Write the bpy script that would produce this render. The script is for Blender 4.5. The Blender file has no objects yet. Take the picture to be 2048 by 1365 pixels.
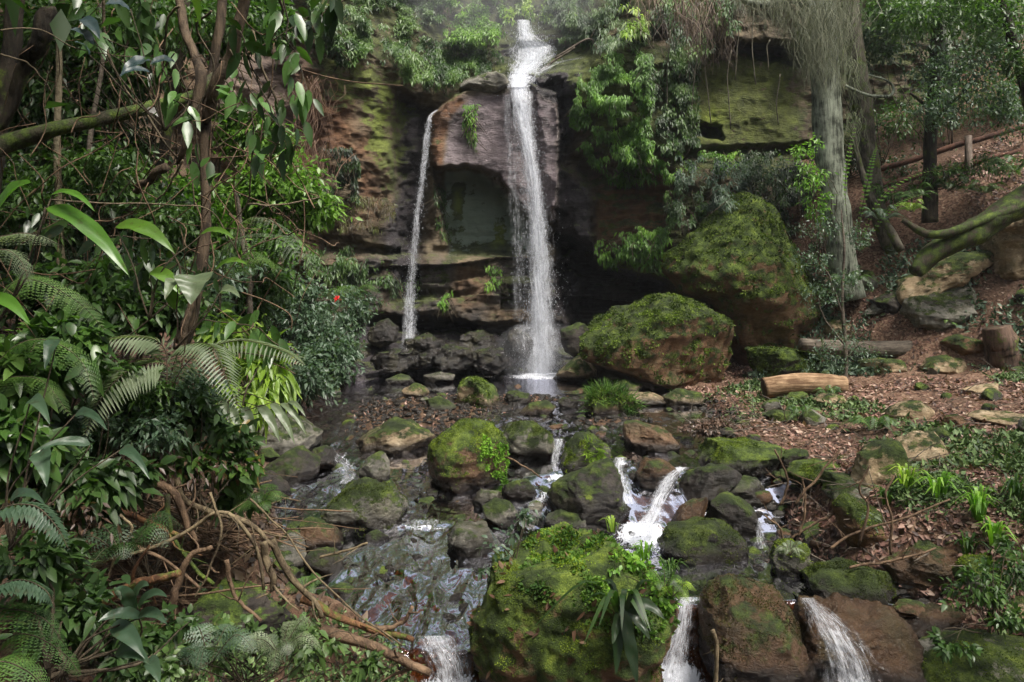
import bpy, math, random
import numpy as np
from mathutils import Vector
random.seed(7)
rng = np.random.default_rng(11)
R = math.radians
sc = bpy.context.scene
col = sc.collection
HAZE = .0006

# ---------------------------------------------------------------- camera, sky, sun, exposure
F = 1479.0; HZ = 580.0; CZ = 2.0          # focal length in photo pixels, horizon row, eye height above the pool
cam_d = bpy.data.cameras.new('camera'); cam = bpy.data.objects.new('camera', cam_d); col.objects.link(cam)
cam.location = (0, 0, CZ); cam.rotation_euler = (R(90), 0, 0)
cam_d.sensor_width = 36; cam_d.lens = 36*F/2048; cam_d.shift_y = -(682.5-HZ)/2048
cam_d.clip_start = .05; cam_d.clip_end = 600
sc.camera = cam
SUN_EL, SUN_AZ = 60, 138                    # azimuth clockwise from +Y
w = bpy.data.worlds.new('World'); sc.world = w; w.use_nodes = True
nt = w.node_tree; nt.nodes.clear()
sky = nt.nodes.new('ShaderNodeTexSky'); sky.sky_type = 'NISHITA'; sky.sun_disc = False
sky.sun_elevation = R(SUN_EL); sky.sun_rotation = R(SUN_AZ); sky.dust_density = 6; sky.air_density = 1.3; sky.ozone_density = 1
hs = nt.nodes.new('ShaderNodeHueSaturation'); hs.inputs['Saturation'].default_value = .5
bg = nt.nodes.new('ShaderNodeBackground'); bg.inputs['Strength'].default_value = .088
wo = nt.nodes.new('ShaderNodeOutputWorld')
nt.links.new(sky.outputs[0], hs.inputs['Color']); nt.links.new(hs.outputs[0], bg.inputs[0]); nt.links.new(bg.outputs[0], wo.inputs[0])
sd = bpy.data.lights.new('sun', 'SUN'); sun = bpy.data.objects.new('sun', sd); col.objects.link(sun)
sd.energy = 3.0; sd.angle = R(20); sd.color = (1, .95, .86)
az, el = R(SUN_AZ), R(SUN_EL)
sun.rotation_euler = Vector((math.sin(az)*math.cos(el), math.cos(az)*math.cos(el), math.sin(el))).to_track_quat('Z', 'Y').to_euler()
sc.view_settings.view_transform = 'Standard'; sc.view_settings.look = 'None'; sc.view_settings.exposure = 1.08; sc.view_settings.gamma = 1
cy = sc.cycles
cy.max_bounces = 6; cy.diffuse_bounces = 3; cy.glossy_bounces = 2; cy.transmission_bounces = 3; cy.transparent_max_bounces = 16
cy.sample_clamp_indirect = 6; cy.use_denoising = True; cy.caustics_reflective = False; cy.caustics_refractive = False
cy.use_adaptive_sampling = True; cy.adaptive_threshold = .02

# ---------------------------------------------------------------- numpy noise
def _h(ix, iy, iz, s):
    n = (ix.astype(np.int64)*374761393 + iy.astype(np.int64)*668265263 + iz.astype(np.int64)*2147483647 + s*1274126177) & 0xffffffff
    n = ((n ^ (n >> 13))*1274126177) & 0xffffffff
    n = ((n ^ (n >> 15))*2246822519) & 0xffffffff
    return ((n ^ (n >> 16)) & 0xffff)/32767.5 - 1.0
def noise(x, y, z, s=0):
    x, y, z = np.broadcast_arrays(np.asarray(x, float), np.asarray(y, float), np.asarray(z, float))
    ix, iy, iz = np.floor(x), np.floor(y), np.floor(z)
    fx, fy, fz = x-ix, y-iy, z-iz
    fx, fy, fz = [f*f*f*(f*(f*6-15)+10) for f in (fx, fy, fz)]
    r = 0
    for a in (0, 1):
        wx = fx if a else 1-fx
        for b in (0, 1):
            wy = fy if b else 1-fy
            for c in (0, 1):
                wz = fz if c else 1-fz
                r = r + _h(ix+a, iy+b, iz+c, s)*wx*wy*wz
    return r
def fbm(x, y, z, o=4, s=0, g=.5):
    r = 0; a = 1; t = 0
    for k in range(o):
        r = r + a*noise(x, y, z, s+k*17); t += a; a *= g
        x, y, z = x*2.03+3.1, y*2.03+1.7, z*2.03+5.3
    return r/t*1.4
def ridge(x, y, z, o=4, s=0):
    r = 0; a = 1; t = 0
    for k in range(o):
        r = r + a*(1-2*np.abs(noise(x, y, z, s+k*13))); t += a; a *= .5
        x, y, z = x*2.1+1.3, y*2.1+4.7, z*2.1+2.3
    return r/t
def sst(a, b, x):
    t = np.clip((x-a)/(b-a), 0, 1); return t*t*(3-2*t)
def polysd(poly, X, Y):
    # signed distance in pixels, positive inside
    P = np.array(poly, float); n = len(P)
    d = np.full(X.shape, 1e9); ins = np.zeros(X.shape, bool)
    for i in range(n):
        a, b = P[i], P[(i+1) % n]; e = b-a
        t = np.clip(((X-a[0])*e[0]+(Y-a[1])*e[1])/(e@e+1e-9), 0, 1)
        d = np.minimum(d, (X-a[0]-t*e[0])**2+(Y-a[1]-t*e[1])**2)
        c = (a[1] > Y) != (b[1] > Y)
        with np.errstate(divide='ignore', invalid='ignore'):
            ins ^= c & (X < (b[0]-a[0])*(Y-a[1])/(b[1]-a[1]+1e-12)+a[0])
    return np.where(ins, 1, -1)*np.sqrt(d)

# ---------------------------------------------------------------- mesh helpers
def mk(name, V, Fs, mat, parent=None, attrs=None, smooth=True, mats=None, midx=None):
    """one mesh object; Fs is a list of (n,3) / (n,4) index arrays"""
    V = np.asarray(V, np.float32); me = bpy.data.meshes.new(name)
    Fs = [np.asarray(f, np.int32) for f in (Fs if isinstance(Fs, list) else [Fs]) if len(f)]
    loops = np.concatenate([f.ravel() for f in Fs]); sizes = np.concatenate([np.full(len(f), f.shape[1], np.int32) for f in Fs])
    me.vertices.add(len(V)); me.vertices.foreach_set('co', V.ravel())
    me.loops.add(len(loops)); me.loops.foreach_set('vertex_index', loops)
    me.polygons.add(len(sizes)); st = np.zeros(len(sizes), np.int32); st[1:] = np.cumsum(sizes)[:-1]
    me.polygons.foreach_set('loop_start', st); me.polygons.foreach_set('loop_total', sizes)
    me.polygons.foreach_set('use_smooth', np.full(len(sizes), smooth))
    for k, a in (attrs or {}).items():
        a = np.asarray(a, np.float32)
        if a.ndim == 1:
            at = me.attributes.new(k, 'FLOAT', 'POINT'); at.data.foreach_set('value', a)
        else:
            at = me.attributes.new(k, 'FLOAT_VECTOR', 'POINT'); at.data.foreach_set('vector', a.ravel())
    me.update(calc_edges=True); me.validate()
    for m in (mats or [mat]): me.materials.append(m)
    if midx is not None: me.polygons.foreach_set('material_index', np.asarray(midx, np.int32))
    o = bpy.data.objects.new(name, me); col.objects.link(o)
    if parent is not None: o.parent = parent
    return o
def tag(o, label=None, cat=None, group=None, kind=None):
    if label: o['label'] = label
    if cat: o['category'] = cat
    if group: o['group'] = group
    if kind: o['kind'] = kind
    return o
def empty(name, label, cat, group=None):
    o = bpy.data.objects.new(name, None); col.objects.link(o); o.empty_display_size = .1
    return tag(o, label, cat, group)
def PX(px, py, Y):
    px, py, Y = np.broadcast_arrays(np.asarray(px, float), np.asarray(py, float), np.asarray(Y, float))
    return np.stack([(px-1024)/F*Y, Y, CZ-(py-HZ)/F*Y], -1)
def grid_faces(nr, nc):
    i = np.arange(nr*nc).reshape(nr, nc)
    return np.stack([i[:-1, :-1], i[:-1, 1:], i[1:, 1:], i[1:, :-1]], -1).reshape(-1, 4)

# ---------------------------------------------------------------- node helper
class NT:
    def __init__(s, name):
        s.m = bpy.data.materials.new(name); s.m.use_nodes = True; s.t = s.m.node_tree; s.t.nodes.clear()
        s.geo = s.n('ShaderNodeNewGeometry'); s.pos = s.geo.outputs['Position']
    def n(s, t, **k):
        x = s.t.nodes.new(t)
        for a, b in k.items(): setattr(x, a, b)
        return x
    def put(s, sock, v):
        if v is None: return
        if isinstance(v, bpy.types.NodeSocket): s.t.links.new(v, sock)
        elif isinstance(v, tuple) and len(v) == 3 and sock.type == 'RGBA': sock.default_value = (*v, 1)
        else: sock.default_value = v
    def math(s, op, a, b=None, c=None, clamp=False):
        x = s.n('ShaderNodeMath', operation=op, use_clamp=clamp)
        for i, v in enumerate((a, b, c)): s.put(x.inputs[i], v) if v is not None else None
        return x.outputs[0]
    def map(s, v, scale):
        x = s.n('ShaderNodeMapping'); s.put(x.inputs[0], v); x.inputs['Scale'].default_value = scale; return x.outputs[0]
    def noise(s, v, sc_, det=4, rough=.55, dist=0, out=0):
        x = s.n('ShaderNodeTexNoise'); s.put(x.inputs['Vector'], v)
        x.inputs['Scale'].default_value = sc_; x.inputs['Detail'].default_value = det; x.inputs['Roughness'].default_value = rough; x.inputs['Distortion'].default_value = dist
        return x.outputs[out]
    def vor(s, v, sc_, feat='F1', out='Distance'):
        x = s.n('ShaderNodeTexVoronoi', feature=feat); s.put(x.inputs['Vector'], v); x.inputs['Scale'].default_value = sc_; return x.outputs[out]
    def ss(s, v, a, b):
        x = s.n('ShaderNodeMapRange', interpolation_type='SMOOTHSTEP'); s.put(x.inputs[0], v); s.put(x.inputs[1], a); s.put(x.inputs[2], b); return x.outputs[0]
    def mix(s, f, a, b, mode='MIX'):
        x = s.n('ShaderNodeMix', data_type='RGBA', blend_type=mode); s.put(x.inputs[0], f); s.put(x.inputs[6], a); s.put(x.inputs[7], b); return x.outputs[2]
    def ramp(s, f, stops):
        x = s.n('ShaderNodeValToRGB'); s.put(x.inputs[0], f); e = x.color_ramp.elements
        while len(e) < len(stops): e.new(.5)
        for i, (p, c) in enumerate(stops): e[i].position = p; e[i].color = (*c, 1)
        return x.outputs[0]
    def attr(s, name, out='Fac'):
        return s.n('ShaderNodeAttribute', attribute_name=name).outputs[out]
    def nz(s):
        x = s.n('ShaderNodeSeparateXYZ'); s.put(x.inputs[0], s.geo.outputs['Normal']); return x.outputs[2]
    def bump(s, h, dist, strength=1, normal=None):
        x = s.n('ShaderNodeBump'); s.put(x.inputs['Height'], h); x.inputs['Distance'].default_value = dist; x.inputs['Strength'].default_value = strength
        if normal is not None: s.put(x.inputs['Normal'], normal)
        return x.outputs[0]
    def bsdf(s, color, rough, normal=None, spec=.5, **k):
        x = s.n('ShaderNodeBsdfPrincipled'); s.put(x.inputs['Base Color'], color); s.put(x.inputs['Roughness'], rough); s.put(x.inputs['Specular IOR Level'], spec)
        if normal is not None: s.put(x.inputs['Normal'], normal)
        for a, b in k.items(): s.put(x.inputs[a.replace('_', ' ')], b)
        return x.outputs[0]
    def out(s, sh):
        o = s.n('ShaderNodeOutputMaterial'); s.t.links.new(sh, o.inputs[0]); return s.m

# ---------------------------------------------------------------- materials
MOSS = [(.0, (.010, .015, .005)), (.38, (.024, .038, .009)), (.58, (.05, .076, .014)), (.75, (.095, .135, .021)), (.95, (.18, .23, .035))]
def mosscol(t, bright=1.0):
    n = t.noise(t.pos, 5, 5, .65); n2 = t.noise(t.pos, 60, 3, .7)
    f = t.math('ADD', t.math('MULTIPLY', n, .75), t.math('MULTIPLY', n2, .3))
    f = t.math('MULTIPLY_ADD', t.math('SUBTRACT', f, .5), 2.3, .5)
    return t.ramp(f, [(p, tuple(min(1, c*bright) for c in cc)) for p, cc in MOSS])
_rm = {}
def rockmat(base='grey', moss=.5, wet=0., bright=1.0):
    key = (base, round(moss, 2), round(wet, 2), round(bright, 2))
    if key in _rm: return _rm[key]
    cols = {'grey': ((.06, .058, .05), (.16, .15, .125), (.27, .25, .2)), 'tan': ((.13, .09, .05), (.3, .22, .13), (.42, .34, .23)),
            'dark': ((.008, .007, .006), (.026, .021, .018), (.065, .053, .042)), 'brown': ((.05, .025, .012), (.13, .07, .035), (.22, .14, .08)),
            'pink': ((.14, .085, .065), (.27, .18, .14), (.36, .27, .21))}[base]
    cols = tuple(tuple(v*(1-.6*wet) for v in c_) for c_ in cols)
    t = NT('rock_'+base)
    n = t.noise(t.pos, 3.5, 6, .62); ns = t.noise(t.map(t.pos, (1, 1, 3)), 9, 5, .7, .6)
    f = t.math('MULTIPLY_ADD', n, .6, t.math('MULTIPLY', ns, .4))
    c = t.ramp(f, [(.33, cols[0]), (.5, cols[1]), (.68, cols[2])])
    lich = t.ss(t.noise(t.pos, 14, 4, .6), .60, .68)
    c = t.mix(t.math('MULTIPLY', lich, .5 if base in ('grey', 'tan', 'pink') else .12), c, tuple(x*1.5+.03 for x in cols[2]))
    stain = t.ss(t.noise(t.pos, 2.2, 5, .6), .5, .65); c = t.mix(t.math('MULTIPLY', stain, .5), c, (.05, .045, .02))
    nz = t.nz()
    mn = t.noise(t.pos, 3.4, 7, .72)
    mm = t.math('ADD', t.math('MULTIPLY', nz, .38), t.math('MULTIPLY', t.math('SUBTRACT', mn, .5), 2.6))
    thr = .66-moss*.95
    hg = t.attr('hgt'); thr = t.math('MULTIPLY_ADD', hg, -.55, thr+.30)
    m = t.ss(mm, t.math('SUBTRACT', thr, .12), t.math('ADD', thr, .2))
    if moss <= 0: m = 0.0
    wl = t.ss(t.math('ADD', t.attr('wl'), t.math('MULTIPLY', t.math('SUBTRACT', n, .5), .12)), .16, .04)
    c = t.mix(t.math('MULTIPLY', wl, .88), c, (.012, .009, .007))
    cc = t.mix(t.math('MULTIPLY', m, t.math('SUBTRACT', 1, wl)), c, mosscol(t, bright)) if moss > 0 else c
    fine = t.noise(t.pos, 38, 5, .7); gr = t.noise(t.pos, 150, 3, .7)
    crack = t.vor(t.map(t.pos, (1, 1, 1.8)), 5.5, 'DISTANCE_TO_EDGE')
    h = t.math('ADD', t.math('MULTIPLY', fine, .7), t.math('MULTIPLY', t.ss(crack, 0, .03), .08))
    h = t.math('ADD', h, t.math('MULTIPLY', gr, .3)); h = t.math('ADD', h, t.math('MULTIPLY', t.noise(t.map(t.pos, (1, 1, 2.5)), 13, 5, .7), .9))
    if moss > 0: h = t.math('ADD', h, t.math('MULTIPLY', m, t.math('MULTIPLY', t.noise(t.pos, 95, 3, .7), 1.5)))
    nrm = t.bump(h, .022 if wet < .5 else .03, .9)
    r0 = .82-.78*wet
    rough = t.math('MULTIPLY_ADD', fine, .3 if wet < .5 else .2, max(r0-.15, .03))
    if moss > 0: rough = t.math('ADD', rough, t.math('MULTIPLY', m, .95-r0), clamp=True)
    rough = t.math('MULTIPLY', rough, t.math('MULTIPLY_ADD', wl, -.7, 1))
    spec = .35+.1*wet
    _rm[key] = t.out(t.bsdf(cc, rough, nrm, spec)); return _rm[key]

def cliffmat():
    t = NT('cliff_rock')
    A = lambda n: t.attr(n)
    n = t.noise(t.pos, 1.4, 7, .62)
    str_ = t.noise(t.map(t.pos, (.35, .35, 4.5)), 2.2, 6, .65, .4)
    fstr = t.noise(t.map(t.pos, (.7, .7, 6)), 6.5, 6, .75, .8)
    f = t.math('ADD', t.math('MULTIPLY', n, .6), t.math('ADD', t.math('MULTIPLY', str_, .22), t.math('MULTIPLY', fstr, .18)))
    base = t.ramp(f, [(.34, (.035, .027, .018)), (.47, (.105, .08, .05)), (.57, (.19, .145, .09)), (.7, (.31, .25, .17))])
    rust = t.ramp(f, [(.36, (.04, .018, .009)), (.5, (.15, .068, .03)), (.66, (.29, .155, .08))])
    pink = t.ramp(f, [(.36, (.085, .065, .07)), (.5, (.19, .15, .16)), (.66, (.31, .26, .27))])
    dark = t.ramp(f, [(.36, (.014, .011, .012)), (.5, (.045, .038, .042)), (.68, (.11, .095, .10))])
    sea = t.ramp(f, [(.36, (.20, .27, .21)), (.5, (.31, .385, .32)), (.66, (.40, .46, .40))])
    c = t.mix(A('rust'), base, rust); c = t.mix(A('dark'), c, dark); c = t.mix(A('sea'), c, sea); c = t.mix(t.math('MULTIPLY', A('pink'), t.math('SUBTRACT', 1, A('rust'))), c, pink)
    mn = t.noise(t.pos, 2.6, 7, .7); mf = t.noise(t.pos, 16, 4, .7)
    mm = t.math('ADD', A('moss'), t.math('ADD', t.math('MULTIPLY', t.math('SUBTRACT', mn, .5), 1.7), t.math('ADD', t.math('MULTIPLY', t.nz(), .3), t.math('MULTIPLY', t.math('SUBTRACT', mf, .5), .5))))
    m = t.ss(mm, .38, .62)
    mcol = t.ramp(t.math('ADD', t.math('MULTIPLY', t.noise(t.pos, 3.1, 6, .7), .8), t.math('MULTIPLY', A('lime'), .33)),
                  [(.28, (.022, .028, .008)), (.42, (.055, .07, .015)), (.56, (.11, .135, .025)), (.8, (.22, .28, .035))])
    c = t.mix(t.math('MULTIPLY', m, .92), c, mcol)
    hs_ = t.math('ADD', t.math('MULTIPLY', fstr, .9), t.math('MULTIPLY', t.noise(t.pos, 22, 5, .7), .5))
    crk = t.vor(t.map(t.pos, (.6, .6, 3.2)), 1.9, 'DISTANCE_TO_EDGE')
    hs_ = t.math('ADD', hs_, t.math('MULTIPLY', t.ss(crk, 0, .04), .15))
    nrm = t.bump(hs_, .09, .9)
    wet = A('wet')
    rough = t.math('SUBTRACT', t.math('MULTIPLY_ADD', n, .25, .72), t.math('MULTIPLY', wet, .62), clamp=True)
    rough = t.math('MAXIMUM', rough, t.math('MULTIPLY', m, .8))
    return t.out(t.bsdf(c, rough, nrm, .5))

def groundmat():
    t = NT('forest_floor')
    n = t.noise(t.pos, 2.3, 6, .65); v = t.vor(t.pos, 26, 'F1', 'Color'); fn = t.noise(t.pos, 55, 4, .7)
    sv = t.n('ShaderNodeSeparateColor'); t.put(sv.inputs[0], v); r1 = sv.outputs[0]
    soil = t.ramp(t.math('ADD', t.math('MULTIPLY', n, .5), t.math('MULTIPLY', fn, .5)), [(.35, (.022, .013, .008)), (.5, (.07, .04, .024)), (.65, (.15, .09, .055))])
    lit = t.ramp(r1, [(0, (.06, .03, .018)), (.4, (.14, .07, .042)), (.7, (.23, .13, .085)), (1, (.30, .2, .13))])
    c = t.mix(t.math('MULTIPLY', t.attr('litter'), .75), soil, lit)
    bed = t.ramp(t.math('ADD', t.math('MULTIPLY', r1, .5), t.math('MULTIPLY', fn, .5)), [(.2, (.018, .011, .007)), (.5, (.075, .040, .020)), (.8, (.17, .10, .055))])
    c = t.mix(t.attr('bed'), c, bed)
    gm = t.ss(t.math('ADD', t.attr('green'), t.math('MULTIPLY', t.math('SUBTRACT', t.noise(t.pos, 4.5, 6, .7), .5), 2.0)), .4, .6)
    c = t.mix(gm, c, mosscol(t, .8))
    h = t.math('ADD', t.math('MULTIPLY', fn, 1.2), t.math('MULTIPLY', t.vor(t.pos, 26), .35))
    rough = t.math('MULTIPLY_ADD', t.attr('bed'), -.35, .85)
    return t.out(t.bsdf(c, rough, t.bump(h, .035, .9), .4))

def watermat():
    t = NT('stream_water')
    r = t.attr('rip'); fo = t.attr('foam')
    p1 = t.noise(t.map(t.pos, (1.7, .8, 1)), 4.2, 2, .5, 1.6); p2 = t.noise(t.map(t.pos, (1.3, .7, 1)), 15, 2, .5, 1.2)
    h = t.math('ADD', p1, t.math('MULTIPLY', p2, .22))
    h = t.math('MULTIPLY', h, t.math('MULTIPLY_ADD', r, 1.0, .02))
    nrm = t.bump(h, .026, 1)
    fr = t.n('ShaderNodeFresnel'); fr.inputs[0].default_value = 1.33; t.put(fr.inputs[1], nrm)
    gl = t.n('ShaderNodeBsdfGlossy'); gl.inputs['Color'].default_value = (.9, .9, 1, 1); gl.inputs['Roughness'].default_value = .012; t.put(gl.inputs['Normal'], nrm)
    tr = t.n('ShaderNodeBsdfTransparent'); tr.inputs[0].default_value = (.66, .44, .27, 1)
    a = t.n('ShaderNodeMixShader'); t.put(a.inputs[0], t.math('MULTIPLY', fr.outputs[0], 1.15, clamp=True)); t.t.links.new(tr.outputs[0], a.inputs[1]); t.t.links.new(gl.outputs[0], a.inputs[2])
    fm = t.ss(t.math('ADD', t.math('MULTIPLY', fo, 1.25), t.math('MULTIPLY', t.math('SUBTRACT', t.noise(t.map(t.pos, (1.6, .8, 1)), 16, 5, .7, 1), .5), 1.9)), .62, .98)
    d = t.bsdf((.6, .62, .68), .5, nrm)
    b = t.n('ShaderNodeMixShader'); t.put(b.inputs[0], fm); t.t.links.new(a.outputs[0], b.inputs[1]); t.t.links.new(d, b.inputs[2])
    return t.out(b.outputs[0])

def fallmat(dens=.5, name='falling_water'):
    t = NT(name)
    uv = t.attr('fuv', 'Vector')
    s1 = t.noise(t.map(uv, (17, 1.3, 1)), 1, 5, .65, .9); s2 = t.noise(t.map(uv, (60, 9, 1)), 1, 3, .7, .5); s3 = t.noise(t.map(uv, (5, 2.6, 1)), 1, 4, .6, 1.2)
    f = t.math('ADD', t.math('MULTIPLY', s1, .42), t.math('ADD', t.math('MULTIPLY', s2, .24), t.math('MULTIPLY', s3, .34)))
    e = t.attr('edge')
    a = t.ss(t.math('ADD', f, t.math('MULTIPLY', t.math('SUBTRACT', e, 1), .30)), .60-.30*dens, .86-.26*dens)
    a = t.math('MULTIPLY', t.math('MULTIPLY', a, t.ss(e, 0, .5)), .86)
    nrm = t.bump(f, .03, .7)
    d = t.bsdf((.76, .78, .84), .35, nrm, .6)
    tl = t.n('ShaderNodeBsdfTranslucent'); tl.inputs[0].default_value = (.8, .82, .88, 1)
    m0 = t.n('ShaderNodeMixShader'); m0.inputs[0].default_value = .4; t.t.links.new(d, m0.inputs[1]); t.t.links.new(tl.outputs[0], m0.inputs[2])
    tr = t.n('ShaderNodeBsdfTransparent')
    m = t.n('ShaderNodeMixShader'); t.put(m.inputs[0], a); t.t.links.new(tr.outputs[0], m.inputs[1]); t.t.links.new(m0.outputs[0], m.inputs[2])
    return t.out(m.outputs[0])

def dropmat():
    t = NT('water_drops'); d = t.bsdf((.74, .77, .84), .25, None, .6); tl = t.n('ShaderNodeBsdfTranslucent'); tl.inputs[0].default_value = (.74, .77, .84, 1)
    m = t.n('ShaderNodeMixShader'); m.inputs[0].default_value = .5; t.t.links.new(d, m.inputs[1]); t.t.links.new(tl.outputs[0], m.inputs[2]); tr = t.n('ShaderNodeBsdfTransparent')
    q = t.n('ShaderNodeMixShader'); q.inputs[0].default_value = .65; t.t.links.new(tr.outputs[0], q.inputs[1]); t.t.links.new(m.outputs[0], q.inputs[2]); return t.out(q.outputs[0])
DROPS = dropmat()
_lm = {}
def leafmat(cols, rough=.4, trans=.35, name='leaf', spec=.5):
    key = (tuple(cols), rough, trans, name)
    if key in _lm: return _lm[key]
    t = NT(name)
    c = t.ramp(t.attr('rnd'), [(i/(len(cols)-1)*.98+.01, cc) for i, cc in enumerate(cols)])
    c = t.mix(t.math('MULTIPLY', t.ss(t.noise(t.pos, 30, 3, .6), .55, .68), .4), c, (.06, .045, .015))
    b = t.bsdf(c, t.math('MULTIPLY_ADD', t.noise(t.pos, 12, 2, .5), .3, rough-.12), None, spec)
    tl = t.n('ShaderNodeBsdfTranslucent'); t.put(tl.inputs[0], t.mix(1.0, c, (1.3, 1.6, .6), 'MULTIPLY'))
    m = t.n('ShaderNodeMixShader'); m.inputs[0].default_value = trans; t.t.links.new(b, m.inputs[1]); t.t.links.new(tl.outputs[0], m.inputs[2])
    _lm[key] = t.out(m.outputs[0]); return _lm[key]
_bm = {}
def barkmat(c1, c2, moss=0., name='bark', vs=.25, ax=2, bd=.02):
    key = (c1, c2, moss, vs, ax, bd)
    if key in _bm: return _bm[key]
    t = NT(name)
    n = t.noise(t.map(t.pos, tuple(vs if k_ == ax else 1 for k_ in range(3))), 22, 5, .65, .5); n2 = t.noise(t.pos, 4, 5, .6)
    c = t.mix(t.ss(t.math('MULTIPLY_ADD', n2, .5, t.math('MULTIPLY', n, .5)), .38, .62), c1, c2)
    if moss > 0: c = t.mix(t.ss(t.math('ADD', t.noise(t.pos, 5, 5, .7), moss*.35), .55, .7), c, mosscol(t, .8))
    _bm[key] = t.out(t.bsdf(c, .85, t.bump(t.math('ADD', n, t.math('MULTIPLY', t.noise(t.pos, 90, 3, .6), .3)), bd, 1), .3)); return _bm[key]

# ---------------------------------------------------------------- stream levels and terrain
def W(x, y):
    x, y = np.broadcast_arrays(np.asarray(x, float), np.asarray(y, float))
    y = y+.16*fbm(x*2.3, 3.3, 1.1, 3, 88)*sst(12, 9, y)
    r = np.interp(y, [3, 6.12, 6.5, 8.15, 9.05, 10, 12, 14.2, 19], [-1.55, -1.45, -.76, -.70, -.23, -.17, -.1, 0, 0])
    l = np.interp(y, [2, 5.2, 5.65, 5.95, 7, 8, 8.5, 9.5, 11, 12, 14.2], [-1.9, -1.55, -1.35, -.86, -.64, -.47, -.41, -.28, -.15, -.1, 0])
    s = sst(-.3, .7, x); return l*(1-s)+r*s
YS = np.concatenate([np.arange(3, 12, .01), np.arange(12, 40, .03)])
def hit(px, py, fn):
    X = (px-1024)/F*YS; Z = CZ-(py-HZ)/F*YS; H = fn(X, YS); k = np.nonzero(Z < H)[0]
    k = k[0] if len(k) else len(YS)-1
    return np.array([X[k], YS[k], float(H[k])])
_L = [(742, 715), (775, 655), (800, 640), (830, 622), (860, 600), (900, 575), (960, 545), (1000, 545), (1050, 575), (1100, 605), (1150, 625), (1200, 645), (1250, 690), (1290, 790), (1365, 850)]
_R = [(742, 1400), (765, 1390), (790, 1330), (830, 1430), (870, 1440), (900, 1400), (940, 1560), (965, 1640), (1000, 1560), (1060, 1560), (1100, 1570), (1150, 1640), (1200, 1860), (1300, 1820), (1365, 1810)]
_lp = np.array([hit(b, a, W)[:2] for a, b in _L])[::-1]; _rp = np.array([hit(b, a, W)[:2] for a, b in _R])[::-1]
def edges(y):
    return (np.interp(y, _lp[:, 1], _lp[:, 0]), np.interp(y, _rp[:, 1], _rp[:, 0]))
def T(x, y, full=False):
    x, y = np.broadcast_arrays(np.asarray(x, float), np.asarray(y, float))
    wv = W(x, y); xl, xr = edges(y)
    wob = .16*fbm(x*1.1, y*1.1, 0, 3, 5)
    dl = xl-x+wob; dr = x-xr+wob
    nz = fbm(x*2.2, y*2.2, .5, 4, 9); ng = fbm(x*9, y*9, .5, 3, 21)
    bed = wv-.09+.05*nz+.025*ng
    bar = np.exp(-((x+1.55)/1.35)**2-((y-12.4)/1.5)**2)*.145+np.exp(-((x-.1)/1.6)**2-((y-13.6)/.5)**2)*.10+np.exp(-((x-1.6)/.9)**2-((y-11.9)/.5)**2)*.12 \
        + np.exp(-((x-1.9)/.5)**2-((y-10.6)/.5)**2)*.10
    bed = bed+bar*(1+.5*ng)
    hl = np.where(dl < 1.3, .62*dl, .806+.26*(dl-1.3)); hl = np.minimum(hl, 2.2)
    left = wv-.05+hl+.09*nz+.02*ng
    B = np.interp(y, [3.5, 5, 6.5, 8, 10, 14], [-.7, -.45, -.12, -.02, .05, .12])+.085*np.maximum(0, x-4)
    rr = wv-.05+.75*dr; k = .12; hm = np.clip(.5+.5*(B-rr)/k, 0, 1); right = B*(1-hm)+rr*hm-k*hm*(1-hm)
    d = .565*x+.825*y-15.94-.35*fbm(x*.35, y*.35, 2, 2, 40); dd = np.maximum(0, d)
    slope = 1.35*dd-.55*np.maximum(0, dd-3)
    slope = slope*sst(4.6, 6.8, x)
    right = right+slope+.07*nz+.018*ng*(1+2*sst(0, 2, dd))+.12*sst(0, 1, dd)*fbm(x*1.1, y*1.1, 1, 3, 31)
    sl = sst(0, .18, dl); sr = sst(0, .18, dr)
    z = bed*(1-sl)*(1-sr)+left*sl+right*sr*(1-sl)
    if full: return z, dl, dr, bar, dd
    return z
ys = np.concatenate([np.geomspace(1.2, 16, 620), np.linspace(16.1, 34, 90)]); us = np.linspace(-1.15, 1.15, 900)
U, YY = np.meshgrid(us, ys); XX = U*YY
ZZ, dl, dr, bar, dd = T(XX, YY, True)
bedm = (1-sst(-.05, .15, dl))*(1-sst(-.05, .15, dr))
lit = sst(.05, .5, dr)*(.35+.65*sst(-.4, .3, fbm(XX*.6, YY*.6, 0, 3, 3)+.2)); lit = np.maximum(lit, .55*sst(.1, .6, dl)); lit = np.maximum(lit, sst(.05, .14, bar)*.05)
grn = .12*sst(0, .4, dr)+.3*np.exp(-((XX-3.4)/1.2)**2-((YY-12.6)/1.1)**2)+.25*sst(0, .3, dl)-.3*sst(.3, 1.2, dd)
pyg = HZ+(CZ-ZZ)/YY*F; pxg = 1024+U*F
GM = groundmat()
ground = mk('ground', np.stack([XX, YY, ZZ], -1).reshape(-1, 3), grid_faces(*XX.shape)[:, ::-1], GM, attrs={'litter': lit.ravel(), 'bed': (bedm*(1-.35*sst(.06, .15, bar))).ravel(), 'green': grn.ravel()})
tag(ground, kind='structure')

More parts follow.
